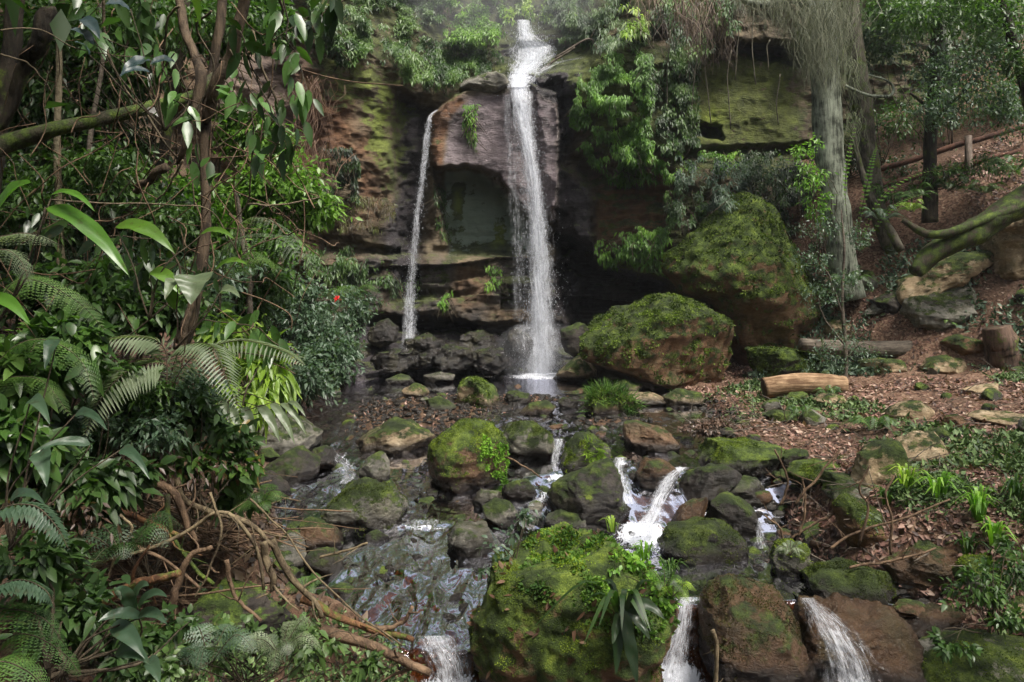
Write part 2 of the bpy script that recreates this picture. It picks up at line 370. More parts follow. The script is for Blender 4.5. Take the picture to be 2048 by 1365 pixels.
# water surface
FOAM_GLINTS = [  # px, py, rx, ry, strength; faint streaks in the channels are painted glints
 (1080, 752, 80, 9, .95), (815, 748, 40, 5, .5), (1100, 995, 45, 22, .65), (1290, 1075, 60, 28, .95), (1265, 1060, 40, 20, .4), (1520, 1098, 38, 10, .6), (1340, 1366, 70, 40, 1.5), (900, 1368, 90, 25, .8),
 (850, 1052, 90, 9, .45), (690, 930, 30, 45, .5), (1200, 872, 80, 8, .3), (720, 815, 50, 10, .25), (1330, 900, 60, 10, .3), (1000, 905, 30, 8, .2), (880, 1290, 90, 14, .5), (640, 1000, 45, 18, .4), (820, 960, 40, 14, .3), (1110, 955, 22, 10, .8), (1000, 850, 60, 8, .25), (1245, 925, 20, 8, .7), (1350, 940, 25, 8, .8), (1310, 1020, 30, 30, .5),
 (900, 1240, 80, 25, .38), (760, 1180, 60, 30, .34), (860, 1120, 70, 14, .38), (830, 1060, 90, 8, .3), (1600, 1210, 40, 8, .1), (1375, 1200, 45, 9, .6), (1500, 1365, 60, 10, .1)]
RIP = [(850, 1090, 120, 60, 1), (880, 1180, 160, 60, 1.2), (850, 1260, 150, 60, 1.4), (690, 930, 60, 70, 1), (640, 1000, 70, 30, 1), (830, 1000, 90, 35, .9), (1080, 880, 120, 30, .7), (1220, 880, 120, 30, .8), (1000, 845, 100, 14, .8),
       (680, 860, 60, 30, .9), (1300, 950, 120, 30, 1), (1290, 1080, 90, 35, 1.2), (1520, 1110, 60, 16, .8), (1600, 1190, 60, 20, .6), (1100, 1000, 70, 30, 1), (720, 800, 80, 25, .6), (1120, 810, 150, 14, .5), (1150, 755, 60, 12, .3), (1650, 1150, 120, 30, .35), (1250, 880, 200, 20, .5), (1000, 815, 200, 12, .4), (560, 1000, 60, 50, .6)]
ys = np.geomspace(3.2, 18.9, 620); us = np.linspace(-.42, .62, 620)
U, YY = np.meshgrid(us, ys); XX = U*YY; Z0 = W(XX, YY); pxg = 1024+U*F; pyg = HZ+(CZ-Z0)/YY*F
foam = sum(s*np.exp(-((pxg-a)/rx)**2-((pyg-b)/ry)**2) for a, b, rx, ry, s in FOAM_GLINTS)  # white mask: froth at the cascades plus painted glints
rip = .07+sum(s*np.exp(-((pxg-a)/rx)**2-((pyg-b)/ry)**2) for a, b, rx, ry, s in RIP); rip = rip*sst(742, 812, pyg)+.03
rip = np.clip(rip, 0, 1.1)*np.clip(.95+.8*fbm(XX*1.3, YY*1.1, 9, 3, 76), .55, 1.3)
qx = XX+.10*fbm(XX*4, YY*3, 3, 2, 71); qy = YY+.16*fbm(XX*4, YY*3, 7, 2, 72)
Z0 = Z0+rip*(.030*fbm(qx*6, qy*3.2, 0, 2, 77)+.012*ridge(qx*10, qy*5, 0, 2, 78))+foam*.03*fbm(XX*9, YY*9, 0, 2, 79)
dlw, drw = edges(YY)[0]-XX, XX-edges(YY)[1]
Fw = grid_faces(*XX.shape)[:, ::-1]; keep = ((dlw < .5) & (drw < .5)).ravel(); Fw = Fw[keep[Fw].all(1)]
stream = mk('stream_water', np.stack([XX, YY, Z0], -1).reshape(-1, 3), Fw, watermat(), attrs={'foam': foam.ravel(), 'rip': rip.ravel()})
tag(stream, kind='structure')

# ---------------------------------------------------------------- cliff
gx = np.concatenate([np.linspace(-1100, 420, 240, endpoint=False), np.linspace(420, 1680, 520, endpoint=False), np.linspace(1680, 3100, 220)])
gy = np.concatenate([np.linspace(-420, 0, 90, endpoint=False), np.linspace(0, 790, 380)])
CX, CY_ = np.meshgrid(gx, gy)
wx = CX+6*fbm(CX/30, CY_/30, 0, 5, 50, .6); wy = CY_+6*fbm(CX/30, CY_/30, 5, 5, 51, .6)
base = np.interp(CX, [-1100, -200, 200, 450, 620, 800, 900, 1000, 1100, 1180, 1300, 1450, 1600, 1750, 2000, 3100], [9, 11.5, 14, 16.2, 17.5, 18.7, 19.2, 19.4, 19.3, 18.9, 18.2, 18.5, 18.9, 19.2, 19.5, 21])
rim = np.interp(CX, [-1100, 450, 600, 700, 820, 900, 940, 1000, 1180, 1205, 1300, 1420, 1470, 1600, 3100], [-300, -150, 40, 90, 150, 205, 185, 175, 140, 95, 70, 60, -10, -20, -60])
D = base.copy()
D += np.maximum(0, rim-wy)*.0135
D += (1-sst(0, 500, CY_))*-.1+sst(500, 780, CY_)*-.5
def feat(poly, dy, soft=8, inner=True):
    global D
    s = polysd(poly, wx, wy); m = sst(-soft, soft, s) if inner else sst(-soft, 0, s)
    D = D+dy*m; return m
SLAB = [(858, 240), (880, 212), (915, 190), (960, 178), (1015, 165), (1060, 165), (1110, 190), (1118, 300), (1110, 440), (1056, 450), (1052, 430), (1036, 426), (1032, 404), (1016, 398), (1012, 378), (992, 372), (986, 354), (968, 350), (962, 337), (905, 335), (880, 340), (860, 325)]
feat(SLAB, -.85, 3)
feat([(870, 336), (960, 334), (995, 350), (1045, 415), (1075, 450), (1072, 507), (915, 511), (896, 503), (886, 450), (876, 390)], .6, 6)
feat([(600, 512), (1130, 515), (1165, 560), (1150, 645), (640, 645)], -.35, 8)
feat([(735, 632), (880, 634), (955, 652), (960, 668), (800, 660), (740, 650)], 1.2, 7)
m = sst(655, 740, CY_)*sst(670, 720, CX)*(1-sst(1120, 1170, CX)); D -= 1.0*m
feat([(1115, 470), (1160, 490), (1190, 530), (1260, 550), (1340, 565), (1340, 650), (1150, 665), (1118, 600)], 1.3, 14)
feat([(1460, 84), (1540, 92), (1600, 108), (1610, 132), (1500, 112)], 1.3, 6)
feat([(1420, -30), (1660, -30), (1660, 100), (1560, 92), (1440, 84)], -.7, 14)
feat([(1376, 236), (1440, 258), (1446, 280), (1378, 268)], .7, 6)
feat([(1145, 165), (1200, 95), (1390, 110), (1400, 300), (1240, 340), (1160, 300)], -.8, 30)
feat([(795, 190), (862, 225), (862, 340), (850, 480), (830, 640), (800, 640), (790, 460)], .45, 18)
feat([(1050, 150), (1110, 135), (1160, 140), (1140, 210), (1120, 420), (1095, 430), (1070, 200)], -.35, 10)
feat([(1095, 350), (1150, 340), (1190, 400), (1180, 480), (1110, 470)], -.5, 18)
feat([(640, 470), (800, 500), (800, 512), (640, 516)], .35, 5)
feat([(1350, 300), (1640, 290), (1640, 330), (1350, 330)], .4, 10)
feat([(1340, 330), (1640, 320), (1660, 640), (1340, 640)], -.7, 30)
feat([(560, 230), (620, 190), (640, 300), (600, 330)], .6, 15)
feat([(330, 60), (430, 40), (470, 250), (380, 270)], -.6, 30)
Pz = PX(CX, CY_, D)
x, z = Pz[..., 0], Pz[..., 2]
st = ridge(x*.45, D*.3, z*3.0, 4, 60); st2 = ridge(x*.9, D*.3, z*7.5, 3, 61)
low = sst(440, 540, CY_); mface = polysd([(1395, 110), (1620, 120), (1620, 295), (1395, 300)], wx, wy); up = 1-sst(60, 160, CY_-rim)
blk = fbm(x*.8, z*1.2, D, 4, 62)
smooth_zone = sst(-6, 10, polysd([(905, 350), (1060, 380), (1060, 500), (905, 500)], wx, wy))
amp = (1-.55*smooth_zone)*(1-.62*sst(-4, 12, polysd(SLAB, wx, wy)))*(1-.6*sst(-20, 10, mface))
D -= amp*(.05+.15*low)*st+amp*(.012+.04*low)*st2+amp*.32*blk+amp*.10*ridge(x*1.7, z*2.1, D, 3, 67)+amp*(.07)*fbm(x*4, z*5, D, 4, 63)+amp*.02*fbm(x*12, z*14, D, 3, 66)
stepn = np.floor((z+.25*fbm(x*.5, 0, z*.4, 2, 64))*2.2); D -= amp*low*.25*_h(stepn, np.floor(x*.35+stepn*.37), stepn*0, 65)
Pz = PX(CX, CY_, D)
def msk(poly, soft=20): return sst(-soft, soft, polysd(poly, wx, wy))
nzz = fbm(x*.9, z*.9, 0, 4, 70)
moss = np.full(CX.shape, .17)
moss += .45*msk([(640, 60), (820, 150), (820, 330), (770, 420), (700, 260), (620, 200)], 40)
moss += .6*msk([(1140, 160), (1210, 95), (1470, 110), (1600, 130), (1610, 300), (1400, 310), (1300, 320), (1180, 320)], 30)
moss += .55*msk([(1180, 510), (1360, 500), (1360, 570), (1190, 545)], 14)
moss += .3*msk([(1340, 300), (1640, 300), (1660, 640), (1340, 640)], 30)+.35*sst(1600, 1700, CX)
moss += .25*msk([(890, 380), (925, 350), (935, 500), (1010, 480), (1050, 510), (900, 510)], 10)*1.0
moss += .5*msk([(903, 370), (930, 370), (926, 440), (905, 440)], 6)+.45*msk([(985, 430), (1012, 430), (1012, 500), (985, 500)], 7)+.35*msk([(915, 480), (1050, 490), (1050, 506), (915, 504)], 8)
moss -= .45*msk([(560, 250), (720, 230), (760, 420), (640, 470), (560, 420)], 40)*.8
moss += .4*up*sst(-30, 60, rim-CY_)
moss += .3*msk([(700, 560), (900, 520), (1060, 530), (1060, 650), (700, 660)], 30)*sst(-.1, .5, nzz)
lime = .6*msk([(720, 150), (830, 160), (800, 330), (740, 330)], 55)+.9*msk([(905, 380), (925, 380), (925, 430), (905, 430)], 8)+.8*msk([(985, 440), (1010, 440), (1010, 490), (985, 490)], 8) \
    + .7*msk([(1180, 515), (1360, 520), (1360, 570), (1200, 550)], 12)+.6*msk([(1380, 210), (1460, 220), (1450, 260), (1380, 250)], 14)+.4*msk([(1150, 130), (1240, 90), (1230, 220), (1150, 220)], 25)+.4*msk([(1400, 110), (1600, 120), (1600, 290), (1400, 300)], 20)+.3*msk([(640, 100), (760, 120), (760, 330), (680, 300)], 30)
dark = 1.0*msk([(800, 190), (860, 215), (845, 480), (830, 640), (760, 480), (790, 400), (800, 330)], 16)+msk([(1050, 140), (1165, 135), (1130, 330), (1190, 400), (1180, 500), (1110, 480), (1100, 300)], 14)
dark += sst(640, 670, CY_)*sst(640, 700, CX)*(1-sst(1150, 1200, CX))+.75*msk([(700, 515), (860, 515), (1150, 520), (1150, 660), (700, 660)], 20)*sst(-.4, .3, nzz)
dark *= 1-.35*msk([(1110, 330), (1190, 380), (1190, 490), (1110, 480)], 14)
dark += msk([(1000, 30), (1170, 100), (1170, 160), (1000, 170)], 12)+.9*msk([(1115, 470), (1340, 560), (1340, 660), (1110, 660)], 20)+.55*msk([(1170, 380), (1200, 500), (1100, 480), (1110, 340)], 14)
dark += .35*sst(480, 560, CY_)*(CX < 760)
pink = 1.0*msk([(880, 228), (925, 195), (1060, 180), (1110, 210), (1115, 440), (1060, 440), (960, 335), (885, 330), (895, 270)], 7)+.5*msk([(440, 100), (640, 90), (620, 260), (450, 270)], 20)
rust = msk([(858, 240), (905, 190), (935, 200), (905, 235), (890, 270), (885, 335), (862, 330)], 7)+.9*msk([(580, 120), (740, 230), (760, 420), (640, 480), (580, 420)], 40)*sst(-.5, .3, nzz)+.8*msk([(1190, 370), (1340, 330), (1350, 480), (1190, 490)], 25)
moss += .28*msk([(1180, 330), (1350, 320), (1350, 500), (1190, 490)], 20)
rust += .5*msk([(640, 510), (800, 520), (1100, 560), (1060, 640), (760, 600), (640, 560)], 20)*sst(-.2, .5, -nzz)+.35*(CX < 640)
sea = msk([(892, 345), (1000, 350), (1072, 430), (1072, 507), (902, 507), (886, 420)], 6)*.97
wet = np.clip(dark*.9+pink*.45+rust*.25*(CX > 800)+sea*.5, 0, 1)
cl = lambda a: np.clip(a, 0, 1).ravel()
cliff = mk('cliff', Pz.reshape(-1, 3), grid_faces(*CX.shape)[:, ::-1], cliffmat(), attrs={'moss': moss.ravel(), 'lime': cl(lime), 'dark': cl(dark*(1-np.clip(pink, 0, 1))), 'pink': cl(pink), 'rust': cl(rust), 'sea': cl(sea), 'wet': cl(wet)})
tag(cliff, kind='structure')
from numpy import searchsorted
def cliffY(px, py):
    i = int(np.clip(np.searchsorted(gy, py), 1, len(gy)-1)); j = int(np.clip(np.searchsorted(gx, px), 1, len(gx)-1)); return float(D[i, j])
#@@OBJECTS
# ================================================================ builders
_ico = {}
def ico(l):
    if l not in _ico:
        import bmesh
        b = bmesh.new(); bmesh.ops.create_icosphere(b, subdivisions=l, radius=1)
        _ico[l] = (np.array([v.co[:] for v in b.verts]), np.array([[v.index for v in f.verts] for f in b.faces])); b.free()
    return _ico[l]
def nrmz(a): return a/np.maximum(np.linalg.norm(a, axis=-1, keepdims=True), 1e-9)
ROCKS = {}
def rockY(lab, px, py):
    V = ROCKS[lab][1]; a = 1024+V[:, 0]/V[:, 1]*F; b = HZ+(CZ-V[:, 2])/V[:, 1]*F; d = np.hypot(a-px, b-py); k = d < max(14, d.min()+6); return float(V[k, 1].min())
def rock(pts, Y, label, base='grey', moss=.5, wet=0., depth=None, name='boulder', cat='boulder', cuts=7, rough=.055, sq=.8, bright=.72, group=None, lvl=None, fix=False, seed=None):
    P = np.array(pts, float); c = (P.min(0)+P.max(0))/2; wpx = np.ptp(P[:, 0]); hpx = np.ptp(P[:, 1])
    if not fix:
        dd_ = depth if depth is not None else wpx*Y/F*.42
        Yh = hit(c[0], P[:, 1].max()-.10*hpx, lambda a, b: np.maximum(T(a, b), W(a, b)))[1]; Yn = Yh+.55*dd_
        Y = Yn; P[:, 1] = np.where(P[:, 1] > c[1]+.25*hpx, P[:, 1]+.10*hpx, P[:, 1]); c = (P.min(0)+P.max(0))/2
    Q = P-c; n = len(Q); th = np.linspace(-np.pi, np.pi, 181); rr = np.zeros(181)
    for k, t in enumerate(th):
        d = np.array([math.cos(t), math.sin(t)]); best = 0
        for i in range(n):
            a, b = Q[i], Q[(i+1) % n]; e = b-a; den = d[0]*e[1]-d[1]*e[0]
            if abs(den) < 1e-9: continue
            tt = (a[0]*e[1]-a[1]*e[0])/den; u = (a[0]*d[1]-a[1]*d[0])/den
            if tt > 0 and -1e-6 <= u <= 1+1e-6: best = max(best, tt)
        rr[k] = best
    rr = np.convolve(np.concatenate([rr[-5:-1], rr, rr[1:5]]), [.2, .6, .2], 'same')[4:-4]
    if lvl is None: lvl = 6 if wpx > 130 else 5 if wpx > 45 else 4
    V, Fc = ico(lvl); s = Y/F
    seed = seed if seed is not None else int(abs(c[0]*7+c[1]*13)) % 9973
    r_ = np.random.default_rng(seed)
    th_v = np.arctan2(-V[:, 2], V[:, 0]); rad = np.interp(th_v, th, rr)*s
    rho = np.hypot(V[:, 0], V[:, 2]); dy = V[:, 1]
    if depth is None: depth = wpx*s*.42
    L = np.stack([np.cos(th_v)*rho**sq*rad, np.sign(dy)*np.abs(dy)**sq*depth, -np.sin(th_v)*rho**sq*rad], -1)
    size = max(wpx*s*.5, .05)
    for k in range(cuts):
        nn = nrmz(r_.normal(size=3)*np.array([.75, .9, .75])+np.array([0, -.35, .25])); h = (L@nn).max()*r_.uniform(.64, .9)
        ex = L@nn-h; L = L-nn*np.maximum(ex, 0)[:, None]*.92
    N = nrmz(L/np.array([1, max(depth/size, .3), 1])**2)
    q = L/size; o = seed*.37
    disp = rough*2.2*fbm(q[:, 0]*1.3+o, q[:, 1]*1.3, q[:, 2]*1.3, 4, seed % 97)+rough*1.1*ridge(q[:, 0]*2.2+o, q[:, 1]*2.2, q[:, 2]*3.4, 4, seed % 89)
    tl = r_.normal(size=2)*.25; disp += rough*.8*ridge(q[:, 0]*.7+o, q[:, 1]*.7, (q[:, 2]+tl[0]*q[:, 0]+tl[1]*q[:, 1])*5, 3, seed % 71)*(.4 if moss > .7 else 1)
    disp += rough*.35*fbm(q[:, 0]*11+o, q[:, 1]*11, q[:, 2]*11, 3, 7)
    L = L+N*(disp*size)[:, None]
    cw = PX(c[0], c[1], Y); loc = np.array([cw[0], cw[1], cw[2]+L[:, 2].min()]); L[:, 2] -= L[:, 2].min()
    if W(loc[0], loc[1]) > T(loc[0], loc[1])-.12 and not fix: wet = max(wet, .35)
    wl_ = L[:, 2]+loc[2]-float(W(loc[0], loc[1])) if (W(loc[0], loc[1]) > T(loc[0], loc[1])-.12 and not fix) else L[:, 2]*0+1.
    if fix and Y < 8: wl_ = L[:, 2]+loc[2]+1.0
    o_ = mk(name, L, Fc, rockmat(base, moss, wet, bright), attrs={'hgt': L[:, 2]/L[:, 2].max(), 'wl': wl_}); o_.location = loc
    tag(o_, label, cat, group); ROCKS[label] = (o_, L+loc, Fc)
    return o_
def rot_axis(v, k, a):
    c, s = np.cos(a)[:, None], np.sin(a)[:, None]; return v*c+np.cross(k, v)*s+k*(np.sum(k*v, -1, keepdims=True))*(1-c)
TM = {'low': (np.array([[0, 0], [.42, .5], [1, 0], [.42, -.5]]), [[0, 1, 2], [0, 2, 3]]),
      'mid': (np.array([[0, 0], [.16, 0], [.45, 0], [.75, 0], [1, 0], [.16, .36], [.45, .5], [.75, .3], [.16, -.36], [.45, -.5], [.75, -.3]]),
              [[0, 1, 5], [3, 4, 7], [1, 2, 6], [1, 6, 5], [2, 3, 7], [2, 7, 6], [0, 8, 1], [3, 10, 4], [1, 8, 9], [1, 9, 2], [2, 9, 10], [2, 10, 3]]),
      'strip': (np.array([[0, .3], [0, -.3], [.3, .5], [.3, -.5], [.65, .4], [.65, -.4], [1, 0]]), [[0, 1, 3], [0, 3, 2], [2, 3, 5], [2, 5, 4], [4, 5, 6]])}
def leafset(P, Dv, N, L, Wd, mode='low', droop=.15, fold=.22):
    tv, tf = TM[mode]; n = len(P); L = np.broadcast_to(L, n)[:, None]; Wd = np.broadcast_to(Wd, n)[:, None]; droop = np.broadcast_to(droop, n)[:, None]
    Dv = nrmz(Dv); S = nrmz(np.cross(Dv, N)); N = np.cross(S, Dv)
    out = np.zeros((n, len(tv), 3))
    for k, (t, s) in enumerate(tv):
        out[:, k] = P+Dv*t*L+S*s*Wd+N*(fold*abs(s)*Wd); out[:, k, 2] -= (droop*L*t*t)[:, 0]
    Fc = (np.array(tf)[None]+(np.arange(n)*len(tv))[:, None, None]).reshape(-1, 3)
    return out.reshape(-1, 3), Fc, len(tv)
class MB:
    def __init__(s): s.V = []; s.F3 = []; s.F4 = []; s.r = []; s.n = 0
    def add(s, V, Fc, r):
        Fc = np.asarray(Fc)+s.n; (s.F3 if Fc.shape[1] == 3 else s.F4).append(Fc); s.V.append(V); s.n += len(V)
        s.r.append(np.broadcast_to(r, len(V)).astype(float)); return s
    def leaves(s, P, Dv, N, L, Wd, mode='low', droop=.15, rnd=None, fold=.22):
        V, Fc, k = leafset(P, Dv, N, L, Wd, mode, droop, fold); rnd = rng.random(len(P)) if rnd is None else np.broadcast_to(rnd, len(P))
        return s.add(V, Fc, np.repeat(rnd, k))
    def tube(s, pts, rad, sides=6, jit=0., r=.5):
        P = np.asarray(pts, float); n = len(P); rad = np.broadcast_to(rad, n)
        t = nrmz(np.gradient(P, axis=0)); up = np.array([0, 0, 1.]) if abs(t[0, 2]) < .9 else np.array([1., 0, 0])
        A = np.zeros((n, 3)); a = nrmz(np.cross(t[0], up))
        for i in range(n): a = nrmz(a-t[i]*(a@t[i])); A[i] = a
        B = np.cross(t, A); ph = np.linspace(0, 2*np.pi, sides, endpoint=False)
        rr = rad[:, None]*np.ones(sides)
        if jit: rr = rr*(1+jit*fbm(P[:, :1]*4+np.cos(ph)*1.2, P[:, 1:2]*4+np.sin(ph)*1.2, P[:, 2:]*3, 3, 33))
        V = P[:, None]+rr[..., None]*(A[:, None]*np.cos(ph)[:, None]+B[:, None]*np.sin(ph)[:, None])
        i = np.arange(n*sides).reshape(n, sides); j = np.roll(i, -1, 1)
        Fq = np.stack([i[:-1], j[:-1], j[1:], i[1:]], -1).reshape(-1, 4)
        base = s.n; s.add(V.reshape(-1, 3), Fq, r)
        for e, row in ((0, i[0]), (1, i[-1])):
            cen = P[0] if e == 0 else P[-1]; k = s.n; s.add(cen[None], np.zeros((0, 3), int), r)
            f = [[k-base, row[q], row[(q+1) % sides]] if e else [k-base, row[(q+1) % sides], row[q]] for q in range(sides)]
            s.F3.append(np.array(f)+base)
        return s
    def build(s, name, mat, parent=None, smooth=True):
        Fs = [np.concatenate(f) for f in (s.F3, s.F4) if f]
        return mk(name, np.concatenate(s.V), Fs, mat, parent, {'rnd': np.concatenate(s.r)}, smooth)
def spl(pts, n=24, jit=0.):
    P = np.array(pts, float); m = len(P); t = np.linspace(0, m-1, n); o = np.zeros((n, P.shape[1]))
    E = np.vstack([2*P[0]-P[1], P, 2*P[-1]-P[-2]])
    for k, u in enumerate(t):
        i = min(int(u), m-2); f = u-i; a, b, c, d = E[i:i+4]
        o[k] = .5*((2*b)+(-a+c)*f+(2*a-5*b+4*c-d)*f*f+(-a+3*b-3*c+d)*f**3)
    if jit:
        q = rng.random()*99
        for ax in range(3): o[:, ax] += jit*fbm(np.linspace(0, n/5, n)+q, ax*7.7, q, 3, 5)
    return o
def pxs(pts, n=24, jit=0.):   # (px, py, Y) control points to a smooth world path
    return spl(PX(*np.array(pts, float).T), n, jit)

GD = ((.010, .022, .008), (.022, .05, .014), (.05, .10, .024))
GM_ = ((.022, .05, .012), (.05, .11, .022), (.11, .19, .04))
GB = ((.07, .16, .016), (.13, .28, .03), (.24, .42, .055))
GL = ((.10, .17, .02), (.2, .32, .035), (.34, .46, .07))
GG = ((.03, .06, .035), (.065, .115, .065), (.13, .18, .12))
GS = ((.028, .058, .022), (.07, .125, .042), (.14, .21, .08))
GP = ((.07, .10, .055), (.14, .18, .10), (.23, .27, .17))
BR = ((.05, .028, .018), (.13, .07, .045), (.22, .14, .09))
STEM = barkmat((.02, .014, .008), (.09, .07, .045), 0, 'stem_bark')
def bush(label, ells, n, L, cols=GM_, aspect=.42, mode='low', cat='shrub', name='shrub', stems=6, base=None, cl=None, droop=.25, rough=.4, trans=.35, group=None, spread=1., shell=.5, down=.35, stem_r=.008, hl=0):
    t = empty(name, label, cat, group)
    tot = sum(e[3]*e[4] for e in ells); m = MB(); cents = []
    b0 = None
    for e in ells:
        px, py, Y, rx, ry = e[:5]; dz = e[5] if len(e) > 5 else max(rx, ry)*.6/F*Y
        k = max(8, int(n*e[3]*e[4]/tot)); C = PX(px, py, Y); rad = np.array([rx/F*Y, dz, ry/F*Y])
        nc = cl or max(5, k//28); d = nrmz(rng.normal(size=(nc, 3))); cc = C+d*rad*(rng.random((nc, 1))**shell)*.93
        ci = rng.integers(0, nc, k); cs = .30*rad.min()*spread*rng.uniform(.5, 1.3, (nc, 1))
        P = cc[ci]+rng.normal(size=(k, 3))*np.minimum(cs[ci], 9)*np.array([1.15, 1, .75])
        outd = nrmz((P-C)/rad); Dv = outd*.6+rng.normal(size=(k, 3))*.7+np.array([0, -.15, -down])
        N = nrmz(rng.normal(size=(k, 3))*.45+np.array([0, -.25, .9]))
        r = np.clip(.55*rng.random(nc)[ci]+.45*rng.random(k)+hl, 0, 1)
        LL = L*rng.uniform(.6, 1.35, k); m.leaves(P, Dv, N, LL, LL*aspect*rng.uniform(.8, 1.2, k), mode, droop*rng.uniform(.3, 1.6, k), r)
        cents += list(cc[:max(2, int(stems*e[3]*e[4]/tot)+1)])
        if b0 is None: b0 = C-np.array([0, 0, rad[2]*1.1])
    if base is not None: b0 = PX(*base)
    t.location = b0; s = MB()
    for c in cents:
        mid = (b0+c)/2+rng.normal(size=3)*.12*np.linalg.norm(c-b0)+np.array([0, 0, .12*np.linalg.norm(c-b0)])
        p = spl([b0+rng.normal(size=3)*.03, mid, c], 9, .02); s.tube(p, np.linspace(stem_r*1.6, stem_r*.4, 9), 4)
    f = m.build('foliage', leafmat(cols, rough, trans)); f.parent = t; f.matrix_parent_inverse.identity(); f.location = -Vector(b0)
    g = s.build('stem', STEM); g.parent = t; g.location = -Vector(b0)
    return t
def hook(o, root):
    o.parent = root; o.location = -root.location; return o
def frond(m, s, path, wid, npair=22, sub=0, aspect=.2, tilt=.5, rnd=None, rr=.004, droop=.3, mode='low'):
    """pinnate frond along a path (world points); sub>0 puts leaflets on each pinna"""
    n = len(path); T_ = nrmz(np.gradient(path, axis=0)); s.tube(path, np.linspace(rr, rr*.3, n), 4)
    t = np.linspace(.12, .99, npair); idx = t*(n-1); P = np.stack([np.interp(idx, np.arange(n), path[:, k]) for k in range(3)], -1)
    Tt = nrmz(np.stack([np.interp(idx, np.arange(n), T_[:, k]) for k in range(3)], -1)); up = nrmz(np.array([0, -.25, 1.])+rng.normal(size=3)*.15)
    S = nrmz(np.cross(Tt, up)); N = np.cross(S, Tt); prof = np.minimum(1, (t*2.6)**.8)*np.clip((1.02-t)*1.5, .05, 1)**.8
    rv = (.5 if rnd is None else rnd)+rng.uniform(-.2, .2, npair)
    for sg in (1, -1):
        Dv = nrmz(S*sg+Tt*tilt-N*.12); L = wid*prof*rng.uniform(.88, 1.1, npair)
        if not sub:
            m.leaves(P, Dv, N, L, np.maximum(L*aspect, wid*.05), mode, droop, np.clip(rv, 0, 1), .1)
        else:
            s2 = nrmz(np.cross(Dv, N))
            for q in range(sub):
                f = (q+.4)/sub; Pq = P+Dv*(L*f)[:, None]; Pq[:, 2] -= droop*L*f*f
                for sg2 in (1, -1):
                    ll = L/sub*1.75*(1-.65*f)+.002; m.leaves(Pq, s2*sg2+Dv*.6, N, ll, ll*.36, 'low', .1, np.clip(rv+rng.uniform(-.1, .1), 0, 1), .1)
def fern(label, base, fr, wid, cols=GM_, npair=22, sub=0, aspect=.2, cat='fern', name='fern', group=None, trans=.35, rough=.45):
    """base=(px,py,Y); fr=list of frond mid/tip control lists in (px,py,Y)"""
    t = empty(name, label, cat, group); b = PX(*base); t.location = b; bw = Vector(b)
    for f in fr:
        m, s = MB(), MB(); p = spl(np.vstack([b[None], PX(*np.array(f, float).T)]), 26)
        frond(m, s, p, wid*rng.uniform(.85, 1.1), npair, sub, aspect, rnd=rng.uniform(.25, .8))
        o = m.build('frond', leafmat(cols, rough, trans)); o.parent = t; o.location = -bw
        o2 = s.build('midrib', STEM); o2.parent = o
    return t
def autofern(label, px, py, Y, size, nf=7, cols=GM_, sub=0, group=None, wid=None, npair=20, base_z=None, droopy=.5, name='fern', cat='fern', aspect=.22):
    t = empty(name, label, cat, group); b = PX(px, py, Y); t.location = b; ph0 = rng.random()*6
    for k in range(nf):
        a = ph0+k*2.4+rng.uniform(-.3, .3); ln = size*rng.uniform(.7, 1.1); el_ = rng.uniform(.5, 1.1)
        d = np.array([math.cos(a), math.sin(a)*.8, 0]); tip = b+d*ln*math.cos(el_*.6)+np.array([0, 0, ln*(.55*el_-droopy*.5)])
        mid = b+d*ln*.45+np.array([0, 0, ln*.5*el_]); m, s = MB(), MB()
        frond(m, s, spl([b, mid, tip], 18), wid or size*.22, npair, sub, aspect, rnd=rng.uniform(.2, .8), rr=.003)
        o = m.build('frond', leafmat(cols, .45, .35)); o.parent = t; o.location = -Vector(b)
        s.build('midrib', STEM).parent = o
    return t
def fall(label, path, dens=.5, layers=3, uvs=1., jit=.03, name='waterfall', cat='waterfall', nrow=90, ncol=28, bulge=.12, group=None, off=.22):
    Pp = np.array([(a, b, cliffY(a, b)-off if c is None else c, d) for a, b, c, d in path], float); Q = spl(Pp, nrow); m = MB(); UV = []; ED = []
    for l in range(layers):
        u = np.linspace(-1, 1, ncol); wob = 1+.12*fbm(np.arange(nrow)/12, l*3.3, 0, 3, 90+l)
        px = Q[:, 0:1]+u*Q[:, 3:4]*(1.0-.13*l)*wob[:, None]+l*2.5*fbm(np.arange(nrow)/15, l*7, 1, 2, 4)[:, None]
        Yb = Q[:, 2:3]-bulge*(1-u**2)-l*.05+jit*fbm(np.arange(nrow)[:, None]/6, u*5, l, 3, 8)
        V = PX(px, Q[:, 1:2]+0*u, Yb); m.add(V.reshape(-1, 3), grid_faces(nrow, ncol), 0)
        ln = np.concatenate([[0], np.cumsum(np.linalg.norm(np.diff(V[:, ncol//2], axis=0), axis=1))])
        wm = Q[:, 3].mean()/F*Q[:, 2].mean()
        UV.append(np.stack([(u*wm*uvs+l*3.7)[None]+0*ln[:, None], (ln*uvs)[:, None]+0*u, np.full((nrow, ncol), l*5.)], -1).reshape(-1, 3))
        e = (1-np.abs(u)**2.2)[None]*np.ones((nrow, 1)); ED.append(e.ravel())
    o = mk(name, np.concatenate(m.V), [np.concatenate(m.F4)], fallmat(dens), attrs={'fuv': np.concatenate(UV), 'edge': np.concatenate(ED)})
    return tag(o, label, cat, group)

